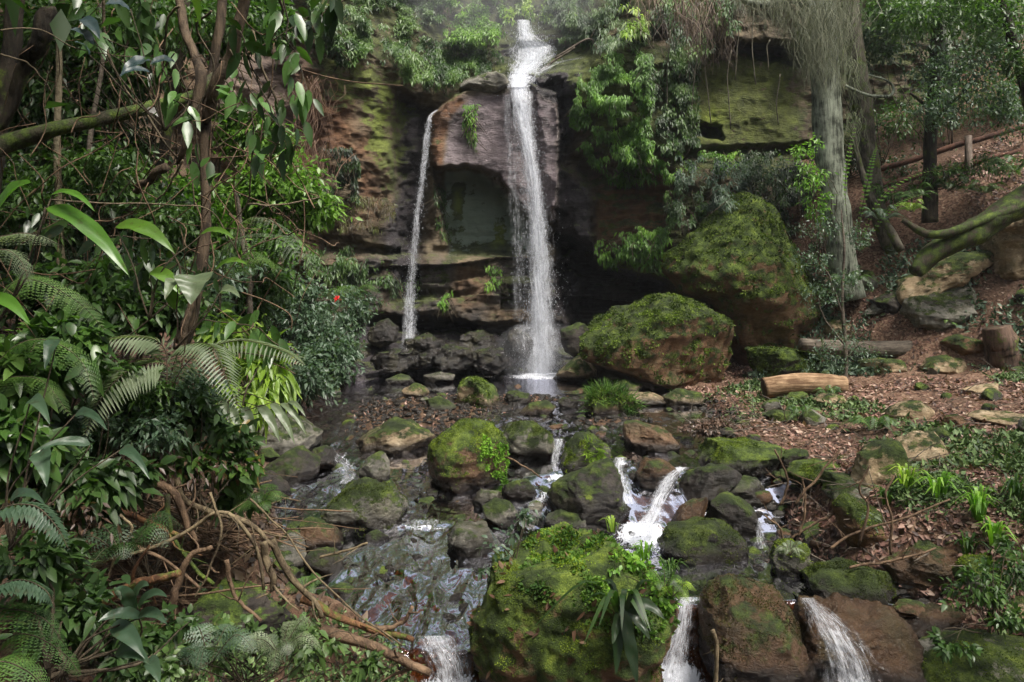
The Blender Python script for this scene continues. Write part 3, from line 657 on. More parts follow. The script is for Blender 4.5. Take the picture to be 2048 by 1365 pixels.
# ================================================================ boulders
rock([(1484, 388), (1506, 392), (1534, 416), (1560, 470), (1600, 530), (1645, 600), (1645, 660), (1590, 710), (1510, 735), (1470, 700), (1440, 650), (1405, 605), (1350, 590), (1325, 545), (1345, 500), (1400, 450), (1450, 405)], 16.6, 'tallest wedge shaped boulder, mossy on top and brown on its flank', 'brown', .80, depth=1.2, cuts=0, rough=.06, sq=1.0, bright=1.1, fix=True)
rock([(1170, 650), (1230, 615), (1310, 605), (1400, 620), (1440, 650), (1450, 710), (1425, 760), (1330, 775), (1230, 772), (1180, 745), (1163, 700)], 15.3, 'huge rounded green boulder at the edge of the plunge pool', 'brown', .78, depth=1.2, cuts=5, sq=.75, fix=True)
rock([(1100, 758), (1130, 735), (1165, 706), (1190, 740), (1195, 765), (1120, 768)], 15.4, 'low wedge of rock leaning on the huge green boulder', 'tan', .45, cuts=6)
rock([(1500, 700), (1530, 686), (1580, 690), (1630, 710), (1640, 745), (1580, 760), (1520, 752)], 14.8, 'bright green cushion boulder left of the grey fallen log', 'dark', .95, bright=1.2, cuts=3)
rock([(915, 805), (925, 757), (955, 752), (990, 775), (1004, 815), (960, 822), (930, 820)], 12.8, 'upright mossy boulder standing alone in front of the pool', 'tan', .72, bright=1.2, cuts=6)
rock([(1008, 855), (1050, 846), (1100, 845), (1108, 900), (1078, 925), (1030, 918), (1006, 885)], 9.8, 'cube shaped mossy boulder with a dark wet foot', 'grey', .55, depth=.35, sq=.6)
rock([(858, 885), (890, 845), (930, 838), (980, 850), (1012, 885), (1016, 930), (995, 965), (940, 992), (905, 985), (865, 940)], 9.0, 'shaggy moss draped boulder in the middle of the stream', 'brown', .72, bright=1.15, cuts=5, depth=.48)
rock([(708, 888), (745, 862), (785, 841), (860, 856), (862, 885), (830, 898), (740, 908)], 9.9, 'flat wedge boulder with a green back and bare tip', 'tan', .55, depth=.5, cuts=8)
rock([(720, 940), (735, 915), (762, 901), (779, 925), (777, 962), (745, 975), (718, 960)], 8.9, 'small pointed grey green rock beside the shaggy boulder', 'grey', .35, cuts=8)
rock([(632, 1015), (655, 990), (690, 975), (722, 966), (780, 980), (805, 1010), (802, 1055), (770, 1072), (680, 1070), (640, 1045)], 7.7, 'wide dark green boulder lowest on the left of the stream', 'grey', .52, depth=.4, cuts=6)
rock([(613, 925), (628, 900), (650, 892), (674, 908), (674, 935), (640, 945)], 9.5, 'round smooth dark stone against the left riffle', 'dark', .3, .3, cuts=2)
rock([(522, 945), (560, 905), (600, 888), (636, 915), (628, 955), (590, 975), (545, 980)], 9.0, 'black broken boulder under the left bank leaves', 'dark', .32, .2, cuts=10)
rock([(500, 955), (540, 945), (578, 975), (575, 1005), (530, 1010), (500, 1000)], 8.2, 'low black rock hugging the left bank', 'dark', .2, .3, cuts=8)
rock([(470, 870), (520, 840), (590, 838), (640, 870), (620, 905), (540, 915), (480, 905)], 9.8, 'pale sloping slab under the drooping palm leaf', 'grey', .3, cuts=8)
rock([(600, 1048), (622, 1036), (650, 1036), (685, 1065), (684, 1100), (640, 1108), (606, 1100)], 7.1, 'reddish wet rock in front of the wide dark green boulder', 'brown', .35, .45, cuts=8)
rock([(553, 1090), (585, 1052), (606, 1080), (612, 1115), (598, 1150), (560, 1145)], 6.3, 'smooth pale stone half buried in the left bank', 'grey', .25, cuts=3)
rock([(612, 1108), (650, 1100), (690, 1112), (686, 1150), (640, 1155), (614, 1145)], 6.7, 'squat dark block at the water edge below the reddish rock', 'dark', .4, .3, cuts=9)
rock([(375, 1235), (400, 1188), (440, 1162), (500, 1178), (556, 1212), (580, 1250), (545, 1290), (460, 1300), (390, 1280)], 4.7, 'purple grey bank rock splashed with lime green moss', 'dark', .3, 0, bright=1.6, cuts=5, depth=.35)
rock([(952, 1250), (975, 1170), (1000, 1105), (1055, 1055), (1115, 1038), (1185, 1062), (1245, 1098), (1318, 1148), (1345, 1205), (1322, 1280), (1285, 1370), (1230, 1450), (1020, 1460), (955, 1350)], 5.75, 'largest foreground boulder, covered in moss, seedlings and dead leaves', 'brown', .82, bright=1.2, depth=.62, cuts=2, rough=.085, sq=1.0, fix=True)
rock([(1100, 1010), (1118, 975), (1152, 945), (1222, 922), (1240, 950), (1240, 1000), (1275, 1020), (1292, 1048), (1225, 1068), (1150, 1045)], 8.35, 'big brown wet rock between the two midstream cascades', 'dark', .38, .35, depth=.38, cuts=8)
rock([(1120, 935), (1135, 895), (1155, 869), (1182, 865), (1215, 893), (1224, 920), (1195, 945), (1140, 950)], 9.15, 'domed boulder with a tuft of bright grass on its side', 'grey', .55, cuts=4)
rock([(1264, 935), (1290, 917), (1330, 925), (1355, 945), (1330, 985), (1290, 985)], 8.85, 'brown lip rock dividing the midstream cascades', 'brown', .25, .5, cuts=6)
rock([(1352, 975), (1380, 945), (1440, 932), (1478, 950), (1440, 985), (1400, 1010), (1360, 1015)], 8.55, 'dark rock shelving right of the white forked cascade', 'dark', .25, .4, cuts=8)
rock([(1428, 972), (1470, 956), (1510, 957), (1545, 985), (1535, 1010), (1470, 1012)], 8.25, 'grey angular slab roofing the gap above the domed rocks', 'grey', .22, .15, cuts=10)
rock([(1405, 1020), (1425, 988), (1460, 990), (1505, 1020), (1520, 1062), (1470, 1080), (1412, 1055)], 7.95, 'humped dark rock with a green crown below the angular slab', 'dark', .45, .2, cuts=5)
rock([(1335, 1075), (1355, 1020), (1400, 985), (1420, 1000), (1395, 1055), (1360, 1085)], 8.05, 'steep glossy red brown rock beside the foam', 'brown', .05, .75, cuts=6)
rock([(1318, 1092), (1345, 1062), (1400, 1044), (1450, 1052), (1485, 1085), (1480, 1112), (1400, 1125), (1340, 1115)], 7.5, 'low domed rock covered in dark moss in the lower pool', 'dark', .62, cuts=2, bright=.6)
rock([(1412, 1225), (1425, 1178), (1470, 1158), (1540, 1178), (1588, 1225), (1605, 1290), (1610, 1380), (1590, 1450), (1440, 1440), (1415, 1350)], 6.1, 'massive dark rock parting the two lowest cascades', 'brown', .22, .55, depth=.5, cuts=7, fix=True)
rock([(1543, 1115), (1558, 1086), (1582, 1079), (1612, 1096), (1620, 1135), (1595, 1158), (1556, 1150)], 6.9, 'small round mossy rock with a fern on its face', 'grey', .6, cuts=2)
rock([(1382, 905), (1420, 882), (1500, 882), (1562, 893), (1572, 930), (1540, 948), (1440, 940), (1395, 930)], 9.5, 'long loaf of bright moss with two pale bare spots', 'grey', .85, bright=1.1, cuts=5)
rock([(1578, 945), (1600, 928), (1640, 920), (1682, 932), (1697, 958), (1640, 968), (1590, 965)], 9.1, 'low vivid green pillow rock beside the twigs', 'dark', .92, bright=1.15, cuts=3)
rock([(1628, 965), (1660, 950), (1720, 960), (1770, 985), (1740, 1010), (1670, 1000)], 8.5, 'sloping mossy stone behind the leaf filled hollow', 'grey', .5, cuts=7)
rock([(1705, 960), (1722, 910), (1745, 880), (1790, 885), (1815, 930), (1790, 975), (1740, 985)], 8.9, 'pale boulder at the bank edge above the long grass', 'tan', .5, cuts=7)
rock([(1780, 905), (1820, 868), (1880, 868), (1900, 900), (1850, 930), (1800, 935)], 9.3, 'tan slab of rock bedded in the leaf covered path', 'tan', .3, cuts=7)
rock([(1668, 1015), (1700, 990), (1740, 990), (1775, 1030), (1788, 1075), (1750, 1098), (1700, 1078)], 7.5, 'tilted mossy boulder holding a small seedling', 'brown', .55, cuts=7)
rock([(1765, 1125), (1800, 1098), (1860, 1088), (1925, 1095), (1920, 1150), (1880, 1188), (1800, 1180)], 6.7, 'flat topped wet brown rock over the small orange pool', 'brown', .12, .55, cuts=6)
rock([(1600, 1160), (1640, 1138), (1710, 1130), (1780, 1155), (1800, 1195), (1740, 1225), (1640, 1215)], 6.45, 'low slab carpeted with deep green moss beside the slick rock', 'dark', .72, .1, bright=.7, cuts=6, depth=.35)
rock([(1625, 1215), (1700, 1195), (1780, 1215), (1815, 1270), (1800, 1360), (1780, 1450), (1620, 1450), (1590, 1330)], 6.05, 'slick orange brown sloping rock under the blue cascade', 'brown', .0, .9, depth=.5, cuts=6, rough=.09, fix=True)
rock([(1812, 1350), (1860, 1295), (1950, 1274), (2060, 1280), (2120, 1330), (2110, 1440), (1830, 1440)], 4.9, 'pale rounded boulder with mossy patches, lowest on the right bank', 'grey', .45, cuts=4, depth=.5)
rock([(1800, 1250), (1830, 1228), (1900, 1218), (1962, 1232), (1958, 1275), (1880, 1290), (1815, 1285)], 5.9, 'brown block with a flat leaf littered top above the pale boulder', 'brown', .15, .1, cuts=9)
rock([(1915, 1145), (1940, 1118), (1980, 1120), (2010, 1160), (2000, 1205), (1940, 1205)], 6.0, 'lime mossy stone overgrown by small leaves', 'grey', .8, bright=1.1, cuts=5)
rock([(2015, 1215), (2048, 1195), (2100, 1200), (2100, 1270), (2030, 1270)], 5.4, 'tan stone cut by the right edge of the photo', 'tan', .3, cuts=5)
rock([(1775, 590), (1810, 560), (1880, 522), (1960, 496), (1990, 530), (1930, 562), (1850, 590), (1800, 600)], 14.0, 'long tilted slab with a bare pale edge on the slope', 'tan', .5, depth=.7, cuts=9)
rock([(1806, 605), (1860, 585), (1955, 565), (1962, 610), (1900, 640), (1850, 655), (1820, 640)], 14.1, 'blunt grey block propped beneath the tilted slab', 'grey', .4, cuts=9)
rock([(1745, 600), (1790, 585), (1815, 600), (1800, 630), (1760, 630)], 14.3, 'small shadowed rock left of the propped block', 'dark', .3, cuts=6)
rock([(1885, 685), (1920, 668), (1965, 670), (1968, 715), (1900, 718)], 13.6, 'boxy mossy stone at the sawn end of the grey log', 'brown', .5, cuts=8, sq=.6)
rock([(1960, 470), (2010, 435), (2080, 415), (2130, 450), (2130, 560), (2040, 565), (1975, 535)], 13.8, 'large brown rock face under the mossy fallen trunk', 'tan', .45, depth=.7, cuts=7)
rock([(1255, 787), (1300, 785), (1335, 803), (1290, 812), (1248, 800)], 12.9, 'flat tan slab lying on the gravel by the grass hummock', 'tan', .05, cuts=6)
rock([(1165, 800), (1200, 778), (1250, 785), (1278, 815), (1250, 835), (1180, 830)], 12.2, 'grass topped hummock in the middle of the shallows', 'brown', .7, cuts=3)
rock([(1195, 775), (1240, 758), (1285, 768), (1280, 785), (1210, 790)], 13.6, 'mossy stone behind the grass topped hummock', 'tan', .65, cuts=6)
rock([(1228, 850), (1270, 845), (1330, 860), (1365, 890), (1340, 905), (1270, 895), (1235, 875)], 10.4, 'sloping grey brown rock spanning the shallows', 'brown', .18, .3, cuts=6)
rock([(803, 780), (830, 770), (862, 775), (858, 790), (820, 797)], 13.6, 'flat topped tan stone with a green front on the gravel bar', 'tan', .35, cuts=7)
rock([(770, 760), (800, 750), (830, 757), (822, 770), (780, 770)], 14.2, 'low green stone at the pool rim', 'grey', .7, cuts=4)
rock([(848, 752), (880, 745), (908, 750), (905, 765), (855, 768)], 14.6, 'wet grey slab breaking the pool surface', 'grey', .05, .6, cuts=7)
rock([(850, 800), (880, 795), (915, 812), (900, 822), (860, 815)], 12.7, 'thin green stone left of the upright mossy boulder', 'grey', .7, cuts=6)
rock([(1036, 825), (1060, 808), (1095, 803), (1115, 820), (1100, 832), (1050, 833)], 12.0, 'low brown rock with mossy top in the shallows', 'brown', .5, .2, cuts=5)
rock([(1005, 800), (1020, 783), (1060, 788), (1068, 808), (1030, 815)], 12.6, 'dark brown lump right of the upright mossy boulder', 'dark', .3, .2, cuts=7)
rock([(1112, 805), (1130, 795), (1160, 800), (1158, 818), (1120, 820)], 12.3, 'little black wet rock in the shallow rapid', 'dark', .05, .7, cuts=7)
rock([(942, 1005), (960, 982), (1000, 985), (1015, 1005), (985, 1020), (950, 1018)], 8.2, 'angular grey chip rock below the shaggy boulder', 'grey', .15, .1, cuts=11)
rock([(965, 1020), (990, 1000), (1020, 1005), (1040, 1040), (1015, 1060), (985, 1050)], 7.9, 'mossy nub of rock behind the foreground boulder', 'grey', .5, .1, cuts=8)
rock([(1005, 980), (1025, 955), (1055, 955), (1072, 985), (1050, 1000), (1015, 998)], 8.6, 'small dark rock capped with moss beneath the cube boulder', 'dark', .5, .2, cuts=6)
rock([(1090, 1040), (1120, 1020), (1175, 1025), (1195, 1055), (1150, 1075), (1100, 1065)], 7.3, 'mossy shoulder of rock just behind the foreground boulder', 'grey', .6, cuts=5)
rock([(895, 1075), (920, 1048), (975, 1048), (990, 1075), (970, 1110), (920, 1110)], 7.2, 'flat wet cobble covered rock in the left channel', 'grey', .1, .5, cuts=6, depth=.25)
rock([(1525, 835), (1550, 822), (1590, 825), (1592, 840), (1550, 846)], 11.3, 'small dark green cushion on the path edge', 'dark', .9, cuts=2)
rock([(1560, 800), (1575, 783), (1605, 782), (1622, 800), (1600, 812), (1570, 812)], 12.6, 'yellow green stone propping the pale bench log', 'tan', .75, bright=1.2, cuts=6)
rock([(1625, 800), (1650, 788), (1685, 792), (1690, 808), (1650, 815)], 12.6, 'bare tan stone under the right end of the bench log', 'tan', .25, cuts=6)
rock([(1775, 830), (1795, 808), (1830, 802), (1862, 820), (1850, 838), (1800, 842)], 11.0, 'smooth half buried stone in the path', 'tan', .35, cuts=2)
rock([(1888, 850), (1898, 834), (1920, 830), (1935, 842), (1930, 855), (1900, 858)], 10.3, 'small brown lump of stone on the path', 'brown', .2, cuts=4)
rock([(1935, 835), (1980, 825), (2060, 828), (2080, 845), (2000, 850)], 10.6, 'broad flat stone sunk in the path', 'tan', .1, cuts=5)
rock([(1920, 785), (1960, 775), (1995, 768), (1990, 782), (1940, 792)], 12.0, 'thin orange tan flagstone on the path', 'tan', .05, cuts=7)
rock([(1330, 795), (1360, 780), (1400, 785), (1410, 805), (1370, 815), (1335, 810)], 12.6, 'mossy low stone on the grassy verge', 'tan', .6, cuts=4)
rock([(1840, 735), (1870, 715), (1930, 715), (1945, 735), (1890, 748)], 13.2, 'lichen spotted rock in front of the stump', 'tan', .45, cuts=6)
rock([(1720, 725), (1750, 715), (1800, 722), (1805, 745), (1750, 750)], 13.9, 'mossy rock beneath the grey fallen log', 'tan', .6, cuts=5)
rock([(1700, 560), (1730, 540), (1765, 550), (1760, 580), (1715, 585)], 15.0, 'mossy stone on the slope under the tall tree', 'grey', .65, cuts=5)
rock([(1640, 650), (1670, 635), (1700, 645), (1700, 670), (1655, 672)], 15.0, 'rounded tan stone behind the cushion boulder', 'tan', .5, cuts=3)
rock([(922, 182), (932, 165), (960, 150), (990, 146), (1012, 158), (1020, 175), (1000, 184), (950, 188)], 18.6, 'grey knob of rock perched on the lip of the falls', 'grey', .25, .2, cuts=6, fix=True)
rock([(1160, 720), (1130, 700), (1120, 660), (1160, 640), (1180, 660), (1180, 720)], 16.8, 'dark mossy rock in the shade behind the huge green boulder', 'dark', .4, cuts=5, fix=True)
rock([(735, 680), (745, 650), (775, 640), (795, 655), (793, 685), (760, 695)], 17.2, 'glistening dark boulder at the foot of the thin waterfall', 'dark', .15, .6, cuts=7, fix=True)
for i, (a, b, c_, d_, lab) in enumerate([(700, 715, 45, 28, 'black rock where the leafy bank meets the pool'), (790, 722, 40, 24, 'broken black rock splashed by the thin waterfall'), (850, 700, 48, 30, 'dark rock with a green top behind the splash'),
        (905, 715, 44, 30, 'wet black rock left of centre under the cave'), (955, 690, 50, 30, 'dark ledge rock below the cave with a mossy rim'), (985, 722, 46, 26, 'glossy black rock bearing one orange leaf'),
        (1030, 690, 36, 26, 'flat topped dark rock struck by the main waterfall'), (655, 690, 40, 30, 'shaded rock under the red flower bush')]):
    a2 = np.linspace(0, 2*np.pi, 9)[:-1]; k_ = rng.uniform(.75, 1.15, 8)
    rock(list(zip(a+c_*np.cos(a2)*k_, b+d_*np.sin(a2)*k_)), 17.3-.0*i-.3*(b > 710), lab, 'dark', .12, .8, cuts=12, sq=.6, group='wet rocks at the foot of the falls', rough=.12, fix=True)

def spray(parent, pts, n, sig, L=.03):
    P = pxs(pts, 40); i = rng.integers(0, 40, n); S_ = np.interp(i, [0, 39], sig)[:, None]; Q = P[i]+rng.normal(size=(n, 3))*S_*np.array([1, .6, 1]); m = MB()
    m.leaves(Q, rng.normal(size=(n, 3))*.25+[0, 0, -1], nrmz(rng.normal(size=(n, 3))*.4+[0, -1, 0]), L*rng.uniform(.4, 1.6, n), L*.35, 'low', 0)
    o = m.build('spray', DROPS); o.parent = parent; o['kind'] = 'stuff'; return o
# ================================================================ waterfalls
wf_ = fall('tall white main waterfall plunging beside the overhanging pink slab', [(1034, 150, None, 30), (1042, 185, None, 36), (1048, 240, 18.0, 30), (1062, 330, 17.9, 27), (1073, 420, 17.9, 30), (1079, 520, 17.9, 36), (1082, 620, 17.9, 44), (1082, 752, 17.9, 66)], .80, 4, 1.0)
spray(wf_, [(1044, 190, 17.8), (1062, 330, 17.7), (1076, 520, 17.6), (1082, 740, 17.5)], 5200, (.11, .30), .032); spray(wf_, [(1050, 700, 17.2), (1085, 725, 17.2), (1115, 735, 17.3)], 1800, (.3, .3), .03)
fall('loose outer veil of drops hanging around the main waterfall', [(1030, 178, 18.1, 40), (1036, 240, 17.95, 52), (1056, 330, 17.85, 54), (1068, 420, 17.8, 58), (1074, 520, 17.8, 62), (1080, 620, 17.8, 70), (1082, 752, 17.8, 92)], .42, 3, 1.25)
wf_ = fall('thin white side waterfall dropping off the rust brown lip', [(874, 220, None, 5), (862, 232, 18.1, 8), (855, 262, 18.0, 10), (846, 350, 17.95, 11), (834, 440, 17.9, 12), (825, 530, 17.9, 14), (820, 600, 17.9, 18), (818, 716, 17.6, 26)], .66, 3, 1.6, bulge=.05)
spray(wf_, [(860, 240, 17.9), (846, 350, 17.8), (826, 530, 17.7), (818, 712, 17.4)], 1500, (.03, .12), .028)
wf_ = fall('upper cascade sliding down the dark rock at the top of the falls', [(1046, 40, None, 22), (1054, 75, None, 32), (1068, 98, None, 72), (1056, 130, None, 54), (1036, 175, None, 34)], .85, 3, 1.0, bulge=.1)
spray(wf_, [(1050, 60, cliffY(1050, 60)-.35), (1066, 100, cliffY(1066, 100)-.35), (1075, 125, cliffY(1075, 125)-.35), (1042, 165, 18.4)], 2400, (.2, .3), .04)
fall('fine veil of drips falling over the cave mouth', [(1012, 190, 18.1, 22), (1020, 300, 18.0, 26), (1030, 400, 17.95, 32), (1036, 520, 17.95, 36), (1040, 640, 17.95, 36)], .42, 3, 1.3)
fall('white water fanning over rock right of the main drop', [(1168, 116, None, 10), (1140, 120, None, 16), (1105, 130, None, 22), (1070, 150, None, 24)], .6, 2, 2.0, bulge=.02)
fall('misty skirt of spray where the main waterfall lands on rocks', [(1045, 650, 17.3, 40), (1055, 690, 16.9, 66), (1065, 760, 16.9, 86)], .42, 3, 1.8)
fall('small splash at the foot of the thin side waterfall', [(800, 690, 17.1, 14), (812, 705, 17.0, 22), (822, 720, 16.9, 26)], .45, 2, 2.2)
CG = 'little cascades between the stream boulders'
fall('narrow cascade between the cube shaped boulder and its grassy neighbour', [(1118, 878, 9.65, 18), (1116, 895, 9.5, 17), (1110, 925, 9.4, 15), (1108, 955, 9.35, 18)], .7, 2, 2.5, .02, 'cascade', 'cascade', 40, 18, .03, CG)
fall('glassy cascade pouring over the brown rock into foam', [(1240, 915, 9.2, 22), (1238, 938, 9.0, 22), (1246, 970, 8.75, 26), (1258, 1008, 8.45, 30)], .65, 3, 2.2, .02, 'cascade', 'cascade', 40, 18, .04, CG)
wf_ = fall('bright white forked cascade, fullest one in midstream', [(1365, 935, 9.0, 26), (1345, 950, 8.8, 30), (1322, 990, 8.4, 26), (1305, 1030, 8.15, 32), (1280, 1072, 7.85, 62)], .72, 3, 2.2, .03, 'cascade', 'cascade', 50, 22, .05, CG)
spray(wf_, [(1310, 1020, 8.0), (1285, 1060, 7.7), (1275, 1085, 7.6)], 900, (.05, .13), .012)
fall('foamy chute running below the grassy boulder', [(1150, 965, 9.0, 16), (1120, 985, 8.8, 26), (1085, 1000, 8.6, 34), (1060, 1012, 8.5, 36)], .6, 2, 2.2, .02, 'cascade', 'cascade', 30, 18, .02, CG)
fall('tiny white cascade beside the dark domed rock', [(1518, 1040, 8.0, 12), (1520, 1052, 7.85, 14), (1522, 1075, 7.7, 18), (1524, 1098, 7.6, 22)], .6, 2, 2.8, .02, 'cascade', 'cascade', 30, 14, .03, CG)
wf_ = fall('broad veil cascade right of the leafy foreground boulder', [(1375, 1195, 6.58, 34), (1370, 1215, 6.42, 36), (1360, 1270, 6.3, 40), (1345, 1330, 6.2, 56), (1335, 1380, 6.1, 74)], .68, 3, 2.6, .02, 'cascade', 'cascade', 60, 30, .05, CG)
spray(wf_, [(1355, 1270, 6.2), (1345, 1330, 6.1), (1340, 1370, 6.0)], 700, (.04, .12), .011)
fall('blue white cascade sliding down beside the slick orange rock', [(1612, 1196, 6.35, 30)]+[(a, b, rockY('slick orange brown sloping rock under the blue cascade', a, b)-.07, c) for a, b, c in ((1640, 1225, 50), (1670, 1270, 74), (1700, 1330, 92), (1715, 1400, 110))], .62, 3, 2.4, .03, 'cascade', 'cascade', 60, 34, .06, CG)
fall('wide smooth cascade leaving the picture between log pile and boulder', [(870, 1272, 6.05, 76), (880, 1290, 5.92, 80), (900, 1330, 5.8, 78), (912, 1400, 5.68, 80)], .62, 3, 2.4, .03, 'cascade', 'cascade', 50, 34, .05, CG)
fall('low riffle spilling between the round black stones', [(655, 895, 9.9, 36), (680, 920, 9.5, 34), (700, 950, 9.1, 34), (690, 968, 8.9, 38)], .5, 2, 2.4, .03, 'cascade', 'cascade', 30, 20, .03, CG)
fall('small ledge riffle stepping across the stream', [(850, 1040, 7.75, 85), (850, 1048, 7.65, 88), (852, 1062, 7.5, 92)], .5, 2, 2.4, .02, 'cascade', 'cascade', 16, 40, .02, CG)

# moss and tiny plants growing on the boulders
def surf_sample(label, n, zmin=.2, poly=None):
    o, V, Fc = ROCKS[label]; a, b, c = V[Fc[:, 0]], V[Fc[:, 1]], V[Fc[:, 2]]
    N = np.cross(b-a, c-a); A = np.linalg.norm(N, axis=1); N = N/A[:, None]; cen = (a+b+c)/3
    N = np.where((np.sum(N*(cen-V.mean(0)), 1) < 0)[:, None], -N, N)
    vis = np.sum(N*(cen-np.array([0, 0, CZ])), 1) < .3
    wgt = A*(N[:, 2] > zmin)*vis
    if poly is not None:
        ppx = 1024+cen[:, 0]/cen[:, 1]*F; ppy = HZ+(CZ-cen[:, 2])/cen[:, 1]*F; wgt = wgt*(polysd(poly, ppx, ppy) > 0)
    wgt = wgt*np.clip(.25+2.2*fbm(cen[:, 0]*5, cen[:, 1]*5, cen[:, 2]*5, 3, 15)+.3, .02, 2)
    i = rng.choice(len(Fc), n, p=wgt/wgt.sum()); u = rng.random((n, 2)); f = u.sum(1) > 1; u[f] = 1-u[f]
    return a[i]+(b-a)[i]*u[:, :1]+(c-a)[i]*u[:, 1:], N[i], o
def mossy(label, n, L, cols=((.03, .05, .006), (.09, .13, .015), (.2, .26, .03)), zmin=.15, part='moss', asp=.5, poly=None, lift=.6, mode='low', hl=0):
    P, N, o = surf_sample(label, n, zmin, poly); m = MB(); LL = L*rng.uniform(.5, 1.5, n)
    cn = np.clip(.5+.7*fbm(P[:, 0]*6, P[:, 1]*6, P[:, 2]*6, 3, 44)+rng.normal(size=n)*.12+hl, 0, 1)
    m.leaves(P-N*.003, N*lift+rng.normal(size=(n, 3))*.65, N+rng.normal(size=(n, 3))*.4, LL, LL*asp, mode, .1, cn)
    q = m.build(part, leafmat(cols, .7, .3, 'moss_leaf', .2)); hook(q, o); q['kind'] = 'stuff'; return q
# ================================================================ moss and seedlings on the near boulders
HB = 'largest foreground boulder, covered in moss, seedlings and dead leaves'
mossy(HB, 34000, .013)
mossy(HB, 4600, .032, ((.03, .07, .014), (.07, .14, .025), (.14, .24, .045)), .0, 'seedlings', .5, [(1060, 1040), (1200, 1050), (1400, 1160), (1350, 1290), (1200, 1260), (1040, 1180)], 1.0, 'mid')
mossy(HB, 15000, .016, ((.10, .16, .01), (.19, .27, .02), (.32, .42, .05)), .3, 'bright_moss', .5, [(1050, 1050), (1120, 1035), (1200, 1070), (1230, 1120), (1150, 1150), (1060, 1120)])
mossy(HB, 260, .042, GB, .3, 'small_leaves', .62, [(1150, 1070), (1400, 1160), (1360, 1230), (1200, 1190)], 1.2, 'mid')
mossy(HB, 260, .06, BR, .1, 'dead_leaves', .4, None, .3, 'mid')
for lb, n in (('shaggy moss draped boulder in the middle of the stream', 9000), ('cube shaped mossy boulder with a dark wet foot', 2500), ('domed boulder with a tuft of bright grass on its side', 3000), ('wide dark green boulder lowest on the left of the stream', 5000),
              ('long loaf of bright moss with two pale bare spots', 6000), ('low vivid green pillow rock beside the twigs', 3000), ('massive dark rock parting the two lowest cascades', 5000), ('low slab carpeted with deep green moss beside the slick rock', 4000),
              ('lime mossy stone overgrown by small leaves', 2500), ('pale rounded boulder with mossy patches, lowest on the right bank', 3500), ('small round mossy rock with a fern on its face', 1500), ('low domed rock covered in dark moss in the lower pool', 3000), ('tilted mossy boulder holding a small seedling', 2000)):
    dk = ((.02, .016, .008), (.05, .042, .016), (.09, .085, .025)) if 'massive' in lb else ((.02, .03, .006), (.05, .07, .012), (.1, .13, .02)) if 'dark' in lb or 'deep' in lb or 'massive' in lb else ((.03, .05, .006), (.09, .13, .015), (.2, .26, .03))
    mossy(lb, n, .016, dk, .25)
SB = 'shaggy moss draped boulder in the middle of the stream'
mossy(SB, 1500, .035, GB, -.4, 'creeping_plant', .45, [(965, 870), (1015, 890), (1015, 960), (985, 970), (960, 920)], .6)
mossy('domed boulder with a tuft of bright grass on its side', 350, .09, GL, -.3, 'grass_tuft', .1, [(1175, 880), (1215, 900), (1200, 935), (1170, 930)], .4)
for lb, n, L_ in (('huge rounded green boulder at the edge of the plunge pool', 9000, .045), ('tallest wedge shaped boulder, mossy on top and brown on its flank', 7000, .05), ('bright green cushion boulder left of the grey fallen log', 3000, .035), ('upright mossy boulder standing alone in front of the pool', 2000, .03), ('grass topped hummock in the middle of the shallows', 1500, .05)):
    mossy(lb, n, L_, ((.02, .035, .006), (.055, .085, .014), (.14, .2, .03)), -.1)
mossy('grass topped hummock in the middle of the shallows', 700, .2, GM_, .2, 'long_grass', .05, None, .9, 'strip')

_ly = hit(1600, 796, T)[1]; _gy = hit(1780, 716, T)[1]; _sy = hit(2000, 728, T)[1]; print('Y log', _ly, _gy, _sy)
# ================================================================ logs, stump, fallen trunk, fence
BK_GREY = barkmat((.05, .04, .03), (.17, .14, .11), 0, 'weathered_wood', .15, 0); BK_PALE = barkmat((.11, .06, .03), (.36, .24, .14), 0, 'peeled_wood', .08, 0)
BK_MOSS = barkmat((.02, .014, .009), (.07, .055, .035), .5, 'mossy_bark'); BK_BEECH = barkmat((.035, .04, .028), (.33, .36, .28), 0, 'pale_bark', .10, 2, .06)
BK_DARK = barkmat((.010, .008, .006), (.05, .038, .026), .1, 'dark_bark'); BK_BROWN = barkmat((.022, .015, .010), (.12, .085, .055), 0, 'brown_bark')
END = barkmat((.03, .018, .01), (.10, .06, .035), 0, 'cut_end', 1)
def woodthing(name, label, cat, paths, mat, sides=14, jit=.12, group=None, ends=None, partname='limb', n=28):
    """first path is the body; the rest are child parts"""
    m = MB(); p, r = paths[0]; P = pxs(p, n, .01); rr = np.interp(np.linspace(0, 1, n), np.linspace(0, 1, len(r)), np.array(r)/F*np.array(p)[:, 2].mean()); m.tube(P, rr, sides, jit)
    o = m.build(name, mat); tag(o, label, cat, group)
    for p, r in paths[1:]:
        q = MB(); q.tube(pxs(p, n, .015), np.interp(np.linspace(0, 1, n), np.linspace(0, 1, len(r)), np.array(r)/F*np.array(p)[:, 2].mean()), 8, jit); q.build(partname, mat, o)
    return o, P, rr
lg, P, rr = woodthing('log', 'pale peeled log laid as a bench on small stones', 'log', [([(1529, 777, _ly), (1560, 772, _ly), (1610, 769, _ly), (1660, 770, _ly), (1688, 773, _ly)], [21, 21, 22, 21, 20])], BK_PALE, 20, .06)
m = MB(); d = nrmz(P[0]-P[1]); m.tube(np.array([P[0]-d*.01, P[0]+d*.012]), rr[0]*.97, 20); m.build('cut_end', END, lg)
lg, P, rr = woodthing('log', 'long grey fallen log lying across the slope foot behind the bench', 'log', [([(1600, 690, _gy), (1680, 696, _gy), (1760, 700, _gy), (1840, 697, _gy), (1884, 697, _gy)], [12, 15, 17, 18, 18])], BK_GREY, 20, .18)
